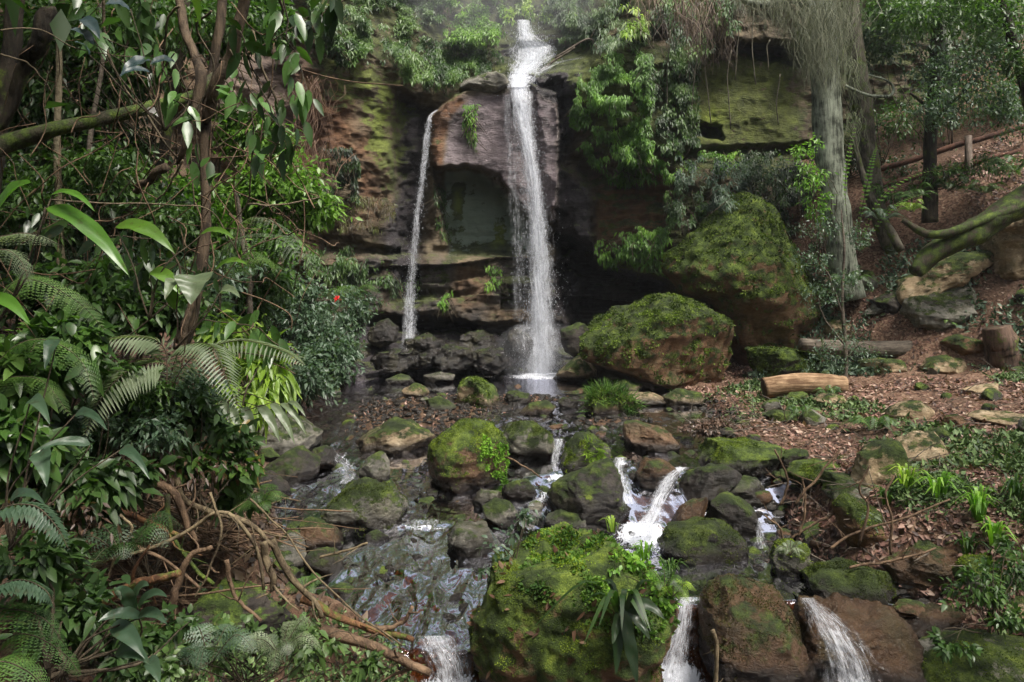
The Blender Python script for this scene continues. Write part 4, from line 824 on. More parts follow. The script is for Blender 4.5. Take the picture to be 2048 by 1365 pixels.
m = MB(); d = nrmz(P[-1]-P[-2]); m.tube(np.array([P[-1]-d*.01, P[-1]+d*.012]), rr[-1]*.9, 20); m.build('hollow_end', END, lg)
woodthing('tree_stump', 'leaning brown tree stump beyond the end of the grey log', 'stump', [([(2018, 740, _sy), (2004, 700, _sy), (1992, 655, _sy)], [33, 30, 27])], barkmat((.03, .018, .012), (.14, .09, .065), .1, 'stump_bark', .15), 18, .25)
woodthing('fallen_trunk', 'thick mossy fallen trunk lying up the right hand hillside', 'fallen trunk', [([(1828, 545, 13.9), (1870, 505, 13.9), (1950, 462, 13.8), (2040, 408, 13.7), (2120, 370, 13.6)], [14, 22, 27, 30, 32]),
    ([(1805, 440, 14.0), (1840, 462, 13.9), (1875, 470, 13.7), (1940, 452, 13.6), (2060, 405, 13.5)], [5, 8, 9, 9, 10])], BK_MOSS, 18, .2, partname='root')
FW = barkmat((.04, .018, .012), (.12, .055, .035), 0, 'fence_wood', .2)
fe = empty('fence', 'brown post and rail fence climbing the leafy slope', 'fence'); fb = PX(1937, 375, 16.0); fe.location = fb
def frail(name, a, b, hw, hh):
    A, B = PX(*a), PX(*b); n = 14; P = np.linspace(A, B, n); P += np.stack([0*P[:, 0], 0*P[:, 0], .02*fbm(np.arange(n)/3, 1, a[1], 2, 1)], -1); m = MB(); m.tube(P, .062, 8, .12)
    hook(m.build(name, FW), fe)
for a, b in (((2110, 236, 15.6), (1937, 284, 16), ), ((1937, 284, 16), (1745, 345, 16.6)), ((2110, 283, 15.6), (1937, 328, 16)), ((1937, 328, 16), (1735, 382, 16.6))): frail('rail', a, b, 1, 1)
for a in ((1937, 272, 380, 15.97), (1858, 290, 400, 16.3), (1750, 325, 420, 16.55), (2095, 215, 340, 15.6)):
    m = MB(); P = PX(a[0], np.array([a[1], (a[1]+a[2])/2, a[2]]), a[3]); m.tube(P, [.07, .08, .08], 8, .1); hook(m.build('post', barkmat((.07, .05, .04), (.2, .16, .13), 0, 'grey_post', .2)), fe)

# ================================================================ trees
def tree(label, base, trunk, crown=None, bark=BK_DARK, limbs=(), group=None, name='tree', sides=14, jit=.12, cols=GM_, n=3000, L=.07, mode='low', extra=None, hl=0, aspect=.45, clump=None):
    t = empty(name, label, 'tree', group); b = PX(*base); t.location = b; bw = Vector(b)
    m = MB(); p, r = trunk; P = pxs(p, 36, .02); m.tube(P, np.interp(np.linspace(0, 1, 36), np.linspace(0, 1, len(r)), np.array(r)/F*np.array(p)[:, 2].mean()), sides, jit); hook(m.build('trunk', bark), t)
    for p, r in limbs:
        m = MB(); m.tube(pxs(p, 22, .03), np.interp(np.linspace(0, 1, 22), np.linspace(0, 1, len(r)), np.array(r)/F*np.array(p)[:, 2].mean()), 8, jit); hook(m.build('limb', bark), t)
    if crown:
        m = MB(); tot = sum(e[3]*e[4] for e in crown)
        for e in crown:
            px, py, Y, rx, ry = e[:5]; dz = e[5] if len(e) > 5 else max(rx, ry)*.6/F*Y; k = max(10, int(n*rx*ry/tot)); C = PX(px, py, Y); rad = np.array([rx/F*Y, dz, ry/F*Y])
            nc = clump or max(6, k//22); cc = C+nrmz(rng.normal(size=(nc, 3)))*rad*(rng.random((nc, 1))**.5); ci = rng.integers(0, nc, k)
            Pp = cc[ci]+rng.normal(size=(k, 3))*.22*rad.min(); Dv = rng.normal(size=(k, 3))+np.array([0, -.2, -.5]); N = nrmz(rng.normal(size=(k, 3))*.5+np.array([0, -.3, .9]))
            LL = L*rng.uniform(.6, 1.3, k); m.leaves(Pp, Dv, N, LL, LL*aspect, mode, .2, np.clip(.5*rng.random(nc)[ci]+.5*rng.random(k)+hl, 0, 1))
        hook(m.build('crown', leafmat(cols, .38, .35)), t)
    return t
tr = tree('tall pale barked tree draped with grey hanging moss', (1690, 590, 15.6), ([(1700, 600, 15.6), (1682, 500, 15.6), (1668, 380, 15.6), (1655, 260, 15.6), (1648, 120, 15.6), (1640, -60, 15.5), (1630, -260, 15.4)], [29, 27, 26, 28, 28, 27, 24]), None, BK_BEECH,
     [([(1655, 60, 15.5), (1600, 0, 15.3), (1520, 10, 15.0), (1470, -5, 14.8)], [16, 12, 8, 4]), ([(1640, -20, 15.5), (1700, -90, 15.2), (1790, -120, 15)], [16, 12, 8]), ([(1690, 170, 15.4), (1735, 190, 15.3), (1775, 194, 15.2), (1788, 178, 15.2), (1770, 160, 15.2), (1735, 150, 15.2)], [3, 3, 3, 3, 2, 1])], sides=22, jit=.10)
def strands(label_parent, segs, n, ln, cols, part, wpx=.0035, Yj=.4):
    m = MB()
    for k in range(n):
        a, b = segs[rng.integers(len(segs))]; f = rng.random(); x0 = a[0]+(b[0]-a[0])*f; y0 = a[1]+(b[1]-a[1])*f; Y = a[2]+(b[2]-a[2])*f+rng.uniform(-Yj, Yj)
        l = ln*rng.uniform(.3, 1.2)*(a[3]+(b[3]-a[3])*f); p0 = PX(x0+rng.normal()*6, y0+rng.normal()*6, Y); q = 7; tt = np.linspace(0, 1, q)[:, None]
        P = p0+np.array([0, 0, -l])*tt+np.concatenate([fbm(tt*2.2+k*.37, 0, 0, 2, 6), fbm(tt*2.2, k*.71, 0, 2, 7), 0*tt], 1)*l*.22
        w_ = wpx*rng.uniform(.6, 1.5)*(1-.7*tt); V = np.concatenate([P-[1, 0, 0]*w_, P+[1, 0, 0]*w_], 1).reshape(-1, 3); m.add(V, grid_faces(q, 2), rng.random())
    o = m.build(part, leafmat(cols, .8, .3, part)); hook(o, label_parent); return o
strands(tr, [((1470, -30, 14.9, .5), (1560, -30, 15.1, .9)), ((1550, -30, 15, .9), (1700, -20, 15.3, 1.5)), ((1600, 20, 15.1, 1.2), (1690, 10, 15.3, 1.4)), ((1600, 60, 15.2, .8), (1660, 60, 15.3, 1))], 1500, 1.15, ((.06, .07, .04), (.13, .14, .09), (.23, .23, .16)), 'beard_moss', .004)
strands(tr, [((1640, 100, 15.15, .8), (1700, 90, 15.2, .9)), ((1690, 120, 15.3, .9), (1730, 130, 15.4, .8)), ((1700, 220, 15.3, .6), (1720, 230, 15.3, .6))], 110, 1.3, ((.07, .09, .045), (.15, .17, .1), (.22, .24, .15)), 'hanging_moss', .005, .2)
tree('darker companion trunk leaning just behind the pale barked tree', (1775, 500, 16), ([(1790, 520, 16), (1760, 440, 16), (1740, 330, 16), (1722, 200, 16), (1705, 60, 16), (1690, -120, 16)], [14, 16, 19, 20, 18, 16]), None, barkmat((.04, .035, .025), (.15, .13, .1), .2, 'lichen_bark'), [([(1705, 250, 15.9), (1720, 330, 15.7), (1745, 400, 15.6), (1800, 500, 15.2)], [5, 6, 7, 9])])
tree('straight dark trunk with pale leafy crown standing at the fence', (1860, 440, 15.4), ([(1861, 445, 15.4), (1860, 350, 15.4), (1864, 230, 15.4), (1872, 100, 15.4), (1880, -80, 15.4)], [15, 13, 12, 11, 9]),
     [(1930, 150, 14.8, 95, 60), (1880, 215, 14.6, 70, 45), (2010, 220, 14.6, 70, 60), (1990, 90, 14.6, 80, 50), (1860, 120, 15, 50, 40)], BK_DARK, [([(1868, 250, 15.3), (1910, 200, 15), (1960, 150, 14.8)], [6, 4, 2]), ([(1866, 230, 15.3), (1840, 200, 15), (1820, 190, 14.9)], [5, 3, 2])], n=6500, L=.085, cols=GG)
tree('thin white trunk showing high in the upper right corner', (1905, 250, 17), ([(1906, 260, 17), (1898, 130, 17), (1888, 40, 17), (1884, -60, 17)], [7, 8, 8, 7]), [(1840, 20, 17.5, 90, 60), (1950, 10, 17.5, 80, 50)], BK_BEECH, n=2600, L=.11, cols=GM_)
tree('slender sapling with sparse grey green leaves beside the bench log', (1692, 790, 13.3), ([(1692, 792, 13.3), (1690, 700, 13.3), (1684, 600, 13.3), (1688, 500, 13.3), (1682, 420, 13.3)], [4.5, 4, 3.4, 2.6, 1.4]),
     [(1665, 455, 13.3, 60, 35), (1630, 520, 13.2, 60, 28), (1640, 590, 13.1, 65, 35), (1700, 560, 13.2, 45, 30), (1690, 690, 13.1, 75, 40), (1650, 735, 13.1, 50, 30), (1720, 470, 13.3, 40, 35)], BK_GREY,
     [([(1690, 640, 13.3), (1660, 560, 13.2), (1640, 520, 13.2)], [2, 1.6, 1]), ([(1689, 690, 13.3), (1650, 640, 13.1), (1635, 600, 13.1)], [2, 1.6, 1]), ([(1690, 720, 13.3), (1720, 690, 13.1), (1745, 690, 13.1)], [2, 1.4, 1])], n=2700, L=.062, cols=GG, sides=8, aspect=.38, name='sapling')
tree('small leafy tree overhanging the fence in the upper right', (2090, 330, 13.4), ([(2095, 340, 13.4), (2050, 180, 13.2), (2020, 60, 13), (1990, -60, 13)], [12, 10, 9, 7]), [(1990, 40, 13, 80, 60), (2040, 130, 13, 50, 50), (1930, -10, 13, 70, 40)], BK_DARK, n=2400, L=.10, cols=GM_, aspect=.4)
# left-hand trees
tree('slim brown tree whose tangled top leans right over the left bank', (375, 680, 6.2), ([(368, 690, 6.2), (385, 620, 6.2), (402, 520, 6.2), (410, 400, 6.2), (412, 280, 6.2), (420, 170, 6.2), (440, 60, 6.2), (450, -60, 6.2)], [13, 10, 10, 10, 9, 9, 10, 10]), None, BK_BROWN,
     [([(405, 240, 6.15), (440, 150, 6.0), (470, 70, 5.9), (500, -40, 5.8)], [10, 13, 12, 11]), ([(360, 330, 6.1), (385, 240, 6.0), (400, 160, 6.0), (370, 60, 6.1), (350, -40, 6.2)], [6, 9, 11, 9, 8]), ([(400, 560, 6.2), (370, 640, 6.1), (358, 700, 6.1)], [6, 8, 9]), ([(325, 330, 6.3), (290, 365, 6.4), (265, 380, 6.5)], [9, 8, 6])], jit=.3)
tree('mossy limb sweeping across the left side at head height', (-60, 330, 5.2), ([(-80, 330, 5.1), (0, 292, 5.2), (100, 262, 5.3), (200, 238, 5.5), (300, 215, 5.7), (380, 195, 6.0), (430, 150, 6.2)], [19, 17, 14, 13, 12, 10, 7]), None, barkmat((.02, .018, .01), (.08, .07, .045), .45, 'moss_limb'), name='leaning_tree', jit=.18)
tree('pale mottled pole of a tree at far left', (120, 610, 6.8), ([(135, 640, 6.8), (128, 560, 6.8), (118, 400, 6.8), (112, 260, 6.8), (118, 120, 6.8), (125, -60, 6.8)], [8, 7, 7, 6.5, 6, 6]), None, barkmat((.06, .05, .03), (.24, .2, .13), 0, 'mottled_bark', 1))
tree('dark trunk cut by the left edge of the photo', (-20, 600, 6.2), ([(-30, 640, 6.2), (-20, 400, 6.2), (5, 200, 6.2), (30, 60, 6.2), (40, -80, 6.2)], [22, 18, 17, 16, 15]), None, BK_DARK)
tree('black shaggy tree fern stem in the upper left', (40, 260, 5.8), ([(0, 260, 5.8), (50, 130, 5.7), (80, 80, 5.6), (92, 20, 5.6)], [9, 14, 18, 16]), None, BK_DARK, jit=.35, name='tree_fern')
tree('curved dark trunk in the shade behind the slim brown tree', (270, 420, 8), ([(240, 460, 8), (285, 380, 8), (325, 320, 8), (340, 220, 8), (360, 100, 8), (380, -60, 8)], [9, 10, 11, 10, 9, 9]), None, BK_DARK)
tree('thin upright stem in the dark thicket between pole and tangle', (190, 560, 9), ([(190, 600, 9), (200, 450, 9), (180, 300, 9), (205, 100, 9), (200, -60, 9)], [5, 5, 5, 4, 4]), None, BK_GREY)
tree('knotted grey stem behind the drooping tree fern frond', (500, 600, 8.5), ([(498, 640, 8.5), (500, 560, 8.5), (485, 470, 8.5), (470, 380, 8.5)], [6, 5, 5, 3]), None, BK_GREY)

# lianas and twigs of the left thicket, each one its own plant
LI = 'bare lianas hanging in the left thicket'
lian = [([(205, -20), (210, 90), (250, 180), (290, 225), (340, 300), (362, 320)], 3.0, 'olive liana curving down to the mossy limb'), ([(360, 10), (335, 40), (330, 100), (325, 150)], 2.4, 'pale bent liana above the cupped dead leaf'), ([(365, 320), (340, 370), (312, 405)], 2.2, 'straight pale twig under the mossy limb'),
        ([(505, 60), (520, 130), (560, 220), (540, 250), (505, 300), (500, 360), (495, 410), (450, 460)], 2.4, 'looping brown liana right of the slim tree'), ([(460, 100), (500, 180), (545, 240)], 1.6, 'fine twig crossing below the upper leaves'), ([(560, -10), (565, 40), (520, 110)], 3, 'pale twig dropping from the top edge'),
        ([(550, 170), (515, 225), (480, 260), (430, 300)], 1.6, 'slanting twig pointing at the bright shrub'), ([(100, 400), (200, 405), (330, 408), (420, 425), (470, 500)], 1.8, 'long fine stem arching over the broad blades'), ([(495, 410), (560, 410), (640, 395)], 2, 'twig reaching toward the cliff'),
        ([(280, 30), (250, 130), (300, 300), (230, 400)], 1.5, 'hair thin liana crossing the dark thicket'), ([(420, 20), (395, 60), (430, 140), (380, 260), (392, 420)], 2.2, 'ropy liana winding up the tangle'), ([(330, 480), (360, 560), (300, 640), (220, 700)], 2.0, 'arched stem over the silver fronds'),
        ([(0, 60), (80, 60), (160, 100), (330, 120)], 1.5, 'thin branch crossing the top left corner'), ([(0, 108), (60, 130), (105, 185)], 2, 'short branch against the left edge'), ([(700, -10), (690, 0), (560, 70), (450, 130)], 1.6, 'twig sloping in from the top of the cliff')]
for i, (p, r, lb) in enumerate(lian):
    Y0 = rng.uniform(4.3, 6); m = MB(); P = pxs([(a, b, Y0+.1*k) for k, (a, b) in enumerate(p)], 26, .012); m.tube(P, r/F*Y0*np.linspace(1.1, .7, 26), 5, .2)
    tag(m.build('liana', barkmat((.05, .04, .025), (.18, .14, .09), 0, 'liana_bark', .5)), lb, 'liana', LI)

# ================================================================ cliff plants
def cliffplant(label, poly, n, L, cols, down=1., aspect=.35, mode='low', off=.25, cat='shrub', name='hanging_plant', droop=.4, dens=1.6, hl=0, group=None, thick=.5, spread=.5, rough=.4, trans=.35, stems=14):
    P = np.array(poly, float); a, b = P.min(0), P.max(0); out = []
    while len(out) < n:
        q = rng.random((n*2, 2))*(b-a)+a; q = q[polysd(poly, q[:, 0], q[:, 1])+14*fbm(q[:, 0]/25, q[:, 1]/25, 0, 3, 5) > 0]
        k = fbm(q[:, 0]/30, q[:, 1]/30, 1.5, 3, 12)*dens+.45; q = q[rng.random(len(q)) < k]; out += list(q)
    q = np.array(out[:n]); Y = np.array([cliffY(x, y) for x, y in q]); lump = .5+.9*fbm(q[:, 0]/38, q[:, 1]/38, 0, 3, 22)
    Y = Y-off*rng.random(n)-thick*np.clip(lump, 0, 1.3)*rng.uniform(.6, 1, n); W_ = PX(q[:, 0], q[:, 1], Y); m = MB()
    Dv = rng.normal(size=(n, 3))*spread+np.array([0, -.6, -down]); N = nrmz(rng.normal(size=(n, 3))*.4+np.array([0, -.8, .7]))
    LL = L*rng.uniform(.5, 1.4, n); cn = np.clip(.45+.8*fbm(q[:, 0]/22, q[:, 1]/22, 3, 3, 9)+rng.normal(size=n)*.16+hl, 0, 1)
    m.leaves(W_, Dv, N, LL, LL*aspect, mode, droop, cn); t = empty(name, label, cat, group); t.location = W_[np.argmax(q[:, 1])]
    hook(m.build('foliage', leafmat(cols, rough, trans)), t); s = MB()
    for k in rng.integers(0, n, stems):
        p0 = W_[k]+np.array([0, .2, 0]); s.tube(spl([p0, p0+np.array([rng.normal()*.1, -.25, .05]), p0+np.array([rng.normal()*.25, -.35, -.35])], 6), .008, 4)
    hook(s.build('stem', STEM), t)['kind'] = 'stuff'; return t
CT = 'shrubs crowding the rim of the cliff'
cliffplant('blue green shrub mass over the left side of the rim', [(690, -60), (860, -60), (880, 60), (830, 130), (760, 100), (700, 70)], 9000, .105, GS, .4, group=CT, thick=1.1, hl=.15)
cliffplant('bright leafy shrub nearest the top of the falls', [(850, -60), (1000, -60), (1012, 60), (1000, 100), (930, 110), (870, 60)], 9500, .10, ((.045, .10, .018), (.10, .2, .03), (.18, .32, .05)), .4, group=CT, thick=1.0)
cliffplant('shrub drooping under the rim left of the grey knob', [(790, 80), (1000, 70), (1010, 130), (930, 150), (880, 185), (835, 175), (800, 130)], 9000, .09, GM_, .7, group=CT, thick=.8, hl=.1)
cliffplant('small ferny shrub on the brown wall below the left rim', [(600, 30), (720, 60), (790, 120), (730, 130), (640, 110)], 3200, .10, GM_, .5, group=CT)
cliffplant('shrub on the corner where the left wall meets the thicket', [(560, -60), (710, -60), (700, 60), (640, 90), (570, 50)], 5200, .10, GS, .5, group=CT, thick=.9)
cliffplant('pale lit foliage directly above the upper cascade', [(980, -80), (1150, -80), (1150, 20), (1090, 45), (1060, 36), (990, 34)], 4500, .12, GL, .4, group=CT, thick=.5, hl=-.1)
cliffplant('dark feathery bamboo hanging right of the upper cascade', [(1075, 0), (1300, -60), (1320, 70), (1260, 90), (1190, 100), (1110, 70)], 9000, .115, GS, 1.0, .2, group=CT, thick=1.0)
cliffplant('green foliage threading through the curtain of roots', [(1300, -20), (1480, -20), (1470, 60), (1400, 110), (1310, 90)], 2200, .10, GM_, .8, group=CT, off=1.2, thick=.8)
cliffplant('yellow green sprig among the hanging roots', [(1240, 10), (1290, 5), (1300, 70), (1250, 70)], 500, .14, GL, .5, group=CT, off=1.4, thick=1.2)
cliffplant('dry brown brush capping the right hand cliff', [(1290, -80), (1480, -80), (1490, 20), (1400, 60), (1300, 50)], 5000, .2, ((.06, .035, .025), (.15, .10, .07), (.26, .19, .13)), 1.2, .08, group=CT, thick=1.0)
BT = 'ferns and creepers hanging on the cliff'
cliffplant('lush fern curtain covering the buttress right of the falls', [(1150, 150), (1215, 95), (1300, 110), (1310, 300), (1250, 340), (1180, 320), (1140, 240)], 12000, .085, GB, 1., .28, group=BT, hl=-.32, thick=.5, dens=2.2)
cliffplant('dark ivy wall between fern curtain and mossy face', [(1290, 100), (1400, 95), (1400, 290), (1320, 310)], 6500, .08, GM_, 1., .4, group=BT, thick=.4)
cliffplant('trailing ferns below the buttress beside the brown rock', [(1180, 310), (1290, 300), (1350, 330), (1330, 370), (1210, 360)], 1800, .11, GB, 1., .25, group=BT, hl=-.1)
cliffplant('creeper hanging at the cliff foot beside the dark cave', [(1190, 470), (1340, 450), (1360, 560), (1290, 545), (1190, 525)], 1700, .10, GB, 1., .35, group=BT, hl=-.15)
cliffplant('small fern spilling down the pink overhanging slab', [(925, 208), (958, 208), (952, 290), (935, 275)], 420, .10, GB, 1., .25, group=BT, off=.1, thick=.1)
cliffplant('green fern tuft hanging low beside the cave ledge', [(875, 580), (905, 580), (905, 625), (880, 625)], 380, .10, GB, 1., .3, group=BT, off=.1, thick=.15)
cliffplant('second fern tuft right of the cave ledge', [(970, 530), (1005, 530), (1000, 580), (975, 575)], 260, .09, GB, 1., .3, group=BT, off=.1, thick=.1)
cliffplant('fern fringe at the left rim of the cave', [(868, 370), (890, 380), (905, 480), (885, 480)], 420, .10, GM_, 1., .3, group=BT, off=.1, thick=.1)
cliffplant('small fern patch left of the cave under the strata', [(780, 545), (840, 560), (830, 600), (780, 590)], 260, .09, GM_, 1., .3, group=BT, off=.1, thick=.1)
cliffplant('creeper with dark leaves low on the brown left wall', [(640, 300), (720, 290), (720, 400), (650, 420)], 2200, .08, GD, 1., .4, group=BT)
cliffplant('fringe of dry grass on the left wall above the ledge', [(640, 380), (790, 400), (790, 460), (650, 470)], 1600, .10, ((.06, .045, .02), (.12, .10, .04), (.16, .2, .05)), 1., .15, group=BT)
cliffplant('ferns on the ledge at the foot of the left wall', [(600, 470), (760, 500), (790, 560), (700, 580), (600, 540)], 2000, .10, GM_, .8, .3, group=BT)
cliffplant('moss lawn and herbs on the right hand ledge', [(1350, 300), (1480, 300), (1500, 330), (1420, 345), (1350, 335)], 1500, .08, GB, .3, .4, group=BT)
for lb, p_, n_, c_ in (('grey leaved shrub on the shelf behind the wedge boulder', [(1350, 310), (1500, 320), (1500, 420), (1400, 420), (1350, 390)], 2600, GG), ('dark shrub filling the corner left of the pale tree', [(1480, 300), (1640, 290), (1640, 420), (1560, 440), (1490, 400)], 4200, GD),
                      ('drooping leafy bush at the left foot of the wedge boulder', [(1330, 380), (1420, 380), (1390, 450), (1330, 460)], 1300, GM_), ('mid green shrub in the gap right of the wedge boulder', [(1540, 400), (1650, 400), (1650, 520), (1590, 500)], 2200, GM_)):
    cliffplant(lb, p_, n_, .09, c_, .5, group=BT, thick=1.3, off=.6)
m = MB()   # hanging roots
hr = empty('hanging_roots', 'curtain of thin brown roots dangling over the right hand cliff', 'roots'); hr.location = PX(1380, 60, 16.8)
strands(hr, [((1270, -20, 17.2, .8), (1400, 0, 17.2, 1.3)), ((1360, 10, 17.1, 1.2), (1480, 0, 17.1, 1.1)), ((1380, 40, 17.1, .9), (1450, 40, 17.1, .9))], 230, 1.25, ((.05, .035, .028), (.13, .09, .07), (.24, .18, .14)), 'root_strands', .008)
hr2 = empty('hanging_roots', 'thin red brown roots trailing down the left wall', 'roots'); hr2.location = PX(610, 250, 16.8)
strands(hr2, [((590, 170, 16.9, 1), (650, 160, 16.9, 1.2)), ((600, 260, 16.9, 1), (660, 300, 17, 1))], 130, 1.6, ((.08, .04, .03), (.17, .1, .07), (.26, .17, .12)), 'root_strands', .007)
for i in range(9):
    x0 = [1508, 1418, 1462, 1480, 1365, 1340, 1540, 1395, 1560][i]; y0 = [20, 60, 100, 40, 340, 60, 80, 90, 150][i]; l_ = [150, 190, 160, 120, 130, 200, 60, 150, 100][i]
    m = MB(); m.tube(pxs([(x0, y0, 17.1), (x0-6, y0+l_*.4, 17.15), (x0-3+rng.normal()*6, y0+l_, 17.2)], 12, .03), .013, 4); tag(m.build('hanging_vine', barkmat((.08, .07, .05), (.2, .18, .13), 0, 'vine')), 'single bare vine hanging in front of the right hand cliff', 'vine', 'single vines hanging before the cliff')
# dead branches jammed on the upper falls
for k, (p, lb) in enumerate([([(1110, 118), (1160, 85), (1185, 82), (1215, 112)], 'grey dead branch arched beside the upper cascade'), ([(1075, 145), (1110, 122), (1150, 95)], 'thin dead branch lying in the white water'), ([(1185, 82), (1200, 120), (1180, 150)], 'short dead twig sticking down beside the buttress')]):
    m = MB(); m.tube(pxs([(a, b, 19.0) for a, b in p], 14, .02), .03, 5); tag(m.build('dead_branch', BK_GREY), lb, 'branch', 'dead branches jammed at the falls')

# ================================================================ right slope plants
bush('pale leaved bush behind the hanging moss', [(1740, 100, 16.4, 60, 45), (1790, 60, 16.6, 60, 45), (1700, 90, 16.3, 40, 40)], 3400, .10, GG, cat='bush', name='bush', base=(1760, 330, 17))
bush('mid green bush high on the slope behind the fence', [(1800, 250, 17.6, 90, 60), (1960, 190, 17.2, 120, 70), (2060, 170, 16.8, 80, 80)], 5500, .10, GM_, cat='bush', name='bush', base=(1900, 330, 18))
bush('dark undergrowth shrub above the rails', [(1700, 300, 17.2, 60, 50), (1790, 330, 17, 50, 30)], 1800, .09, GD, cat='bush', name='bush')
bush('feathery shrub leaning out of the top right corner', [(1860, 30, 15, 90, 50), (1790, 10, 16, 80, 50), (1990, 0, 15, 80, 40)], 4200, .11, GM_, cat='bush', name='bush', base=(1900, 330, 17), hl=.1)
bush('low leafy growth hiding the foot of the fence', [(1890, 350, 15.3, 60, 25), (1990, 330, 15.1, 60, 25), (1790, 375, 15.6, 50, 22)], 1500, .085, GM_, cat='bush', name='bush')
bush('tall leafy shoots climbing beside the pale trunk', [(1615, 320, 14.9, 28, 70), (1640, 400, 14.8, 30, 40)], 700, .09, GB, .35, cat='shrub', base=(1640, 520, 15))
for i, (p, lb) in enumerate([([(1700, 480), (1690, 380), (1700, 300), (1718, 225)], 'tallest arching shoot with paired leaves by the pale trunk'), ([(1710, 480), (1730, 390), (1745, 320), (1755, 290)], 'leafy shoot leaning toward the fence'), ([(1715, 500), (1760, 400), (1830, 350), (1900, 340)], 'long low shoot reaching out under the rails'),
                            ([(1715, 510), (1770, 430), (1820, 395), (1880, 385)], 'lowest shoot with paired leaves on the slope'), ([(1690, 470), (1640, 380), (1622, 300), (1620, 280)], 'leafy shoot left of the pale trunk')]):
    t = empty('leafy_shoot', lb, 'shoot', 'leafy shoots around the pale tree'); Y0 = 14.6-.1*i; P = pxs([(a, b, Y0) for a, b in p], 22); t.location = P[0]; m, s = MB(), MB()
    frond(m, s, P, .095, 26, 0, .5, rnd=.5, rr=.008, droop=.1, mode='mid'); hook(m.build('leaves', leafmat(GB, .4, .4)), t); hook(s.build('stem', STEM), t)
for lb, px, py, Y, sz, c in (('bromeliad rosette growing beside the mossy root', 1822, 425, 14.2, .45, GL), ('broad leaved herb under the fence post', 1905, 385, 15.2, .6, GM_), ('ferny herb by the foot of the straight dark trunk', 1965, 390, 15, .6, GM_), ('grey fern on the slope below the fallen trunk', 1760, 445, 14.5, .6, GG), ('bright herb clump above the grey log', 1895, 655, 13.9, .35, GB),
                            ('silvery fern by the cushion boulder', 1495, 720, 14.3, .35, GP), ('fern clump in front of the bench log', 1600, 840, 11.2, .45, GM_), ('dense fern patch on the path edge', 1750, 865, 10.2, .55, GM_), ('small fern by the right end of the bench log', 1660, 795, 12.6, .35, GM_), ('fern on the face of the small round rock', 1580, 1110, 6.55, .22, GP),
                            ('pale herb with upright leaves in front of the huge boulder', 1415, 765, 13.2, .3, GP), ('fern at the foot of the pale tree', 1700, 575, 14.6, .6, GM_), ('fern under the rails of the fence', 1830, 400, 15, .6, GM_), ('fern on the right edge above the fallen trunk', 2030, 345, 14.6, .7, GM_)):
    b = hit(px, py, T) if lb.startswith(('fern clump', 'dense', 'small fern by', 'pale herb', 'bright herb', 'silvery')) else None
    autofern(lb, px, py, b[1] if b is not None else Y, sz, 10, c, droopy=.6, name='herb' if 'herb' in lb or 'brom' in lb else 'fern', cat='plant' if 'herb' in lb or 'brom' in lb else 'fern', aspect=.3)
# ================================================================ ground scatter
def gsample(n, poly, y0, y1, fn=None, cond=None):
    P = np.array(poly, float); out = []; c = 0
    while c < n:
        k = max(4000, n*2); Y = np.sqrt(rng.random(k)*(y1**2-y0**2)+y0**2); px = rng.uniform(P[:, 0].min(), P[:, 0].max(), k); x = (px-1024)/F*Y
        z, dl, dr, bar, dd = T(x, Y, True); py = HZ+(CZ-z)/Y*F; ok = polysd(poly, px, py) > 0
        if cond is not None: ok &= cond(x, Y, z, dl, dr, bar, dd)
        if fn is not None: ok &= rng.random(k) < fn(x, Y)
        q = np.stack([x, Y, z], -1)[ok]; out.append(q); c += len(q)
    return np.concatenate(out)[:n]
def gnorm(P):
    e = .03; zx = T(P[:, 0]+e, P[:, 1])-T(P[:, 0]-e, P[:, 1]); zy = T(P[:, 0], P[:, 1]+e)-T(P[:, 0], P[:, 1]-e)
    return nrmz(np.stack([-zx/(2*e), -zy/(2*e), np.ones(len(P))], -1))
LITTER = ((.025, .014, .010), (.08, .038, .028), (.17, .08, .06), (.28, .155, .115), (.42, .31, .24))
def litter(name, label, n, poly, y0, y1, L, cols=LITTER, cond=None, fn=None, up=.25, asp=.5, lift=.012):
    P = gsample(n, poly, y0, y1, fn, cond); N = gnorm(P); Dv = rng.normal(size=(n, 3)); Dv = Dv-N*np.sum(Dv*N, 1, keepdims=True)+N*rng.normal(size=(n, 1))*up; m = MB()
    LL = L*rng.uniform(.4, 1.5, n); m.leaves(P+N*lift*rng.random((n, 1))*2, Dv, nrmz(N+rng.normal(size=(n, 3))*up), LL, LL*asp*rng.uniform(.6, 1.2, n), 'low', rng.normal(size=n)*.15, None, .35)
    o = m.build(name, leafmat(cols, .6, .12, name)); return tag(o, label, None, None, 'stuff')
RB = [(1280, 560), (2200, 200), (2200, 1400), (1500, 1400), (1500, 1000), (1300, 850), (1200, 780), (1280, 740)]
dry = lambda x, y, z, dl, dr, bar, dd: (dr > .10)
litter('leaf_litter', 'reddish brown dead leaves covering the right bank and slope', 30000, RB, 5, 17.5, .07, cond=dry, fn=lambda x, y: np.clip(.5+1.7*fbm(x*1.1, y*1.1, 4, 4, 19), .06, 1))
litter('leaf_litter', 'fresh dead leaves and debris along the lower right bank', 7000, [(1400, 820), (2150, 820), (2150, 1365), (1500, 1365), (1500, 960)], 4.5, 9.5, .06, cond=lambda x, y, z, dl, dr, bar, dd: dr > -.05)
litter('leaf_litter', 'dark leaf debris under the left bank plants', 12000, [(-100, 600), (700, 640), (620, 900), (560, 1100), (900, 1400), (-100, 1400)], 3.5, 13, .09, cols=((.012, .008, .006), (.03, .018, .012), (.06, .036, .024), (.12, .08, .05)), cond=lambda x, y, z, dl, dr, bar, dd: dl > .05)
litter('leaf_debris', 'brown leaf debris lying on the gravel bar', 1300, [(680, 770), (1180, 770), (1180, 870), (690, 870)], 9.5, 15, .06, cond=lambda x, y, z, dl, dr, bar, dd: bar > .04)
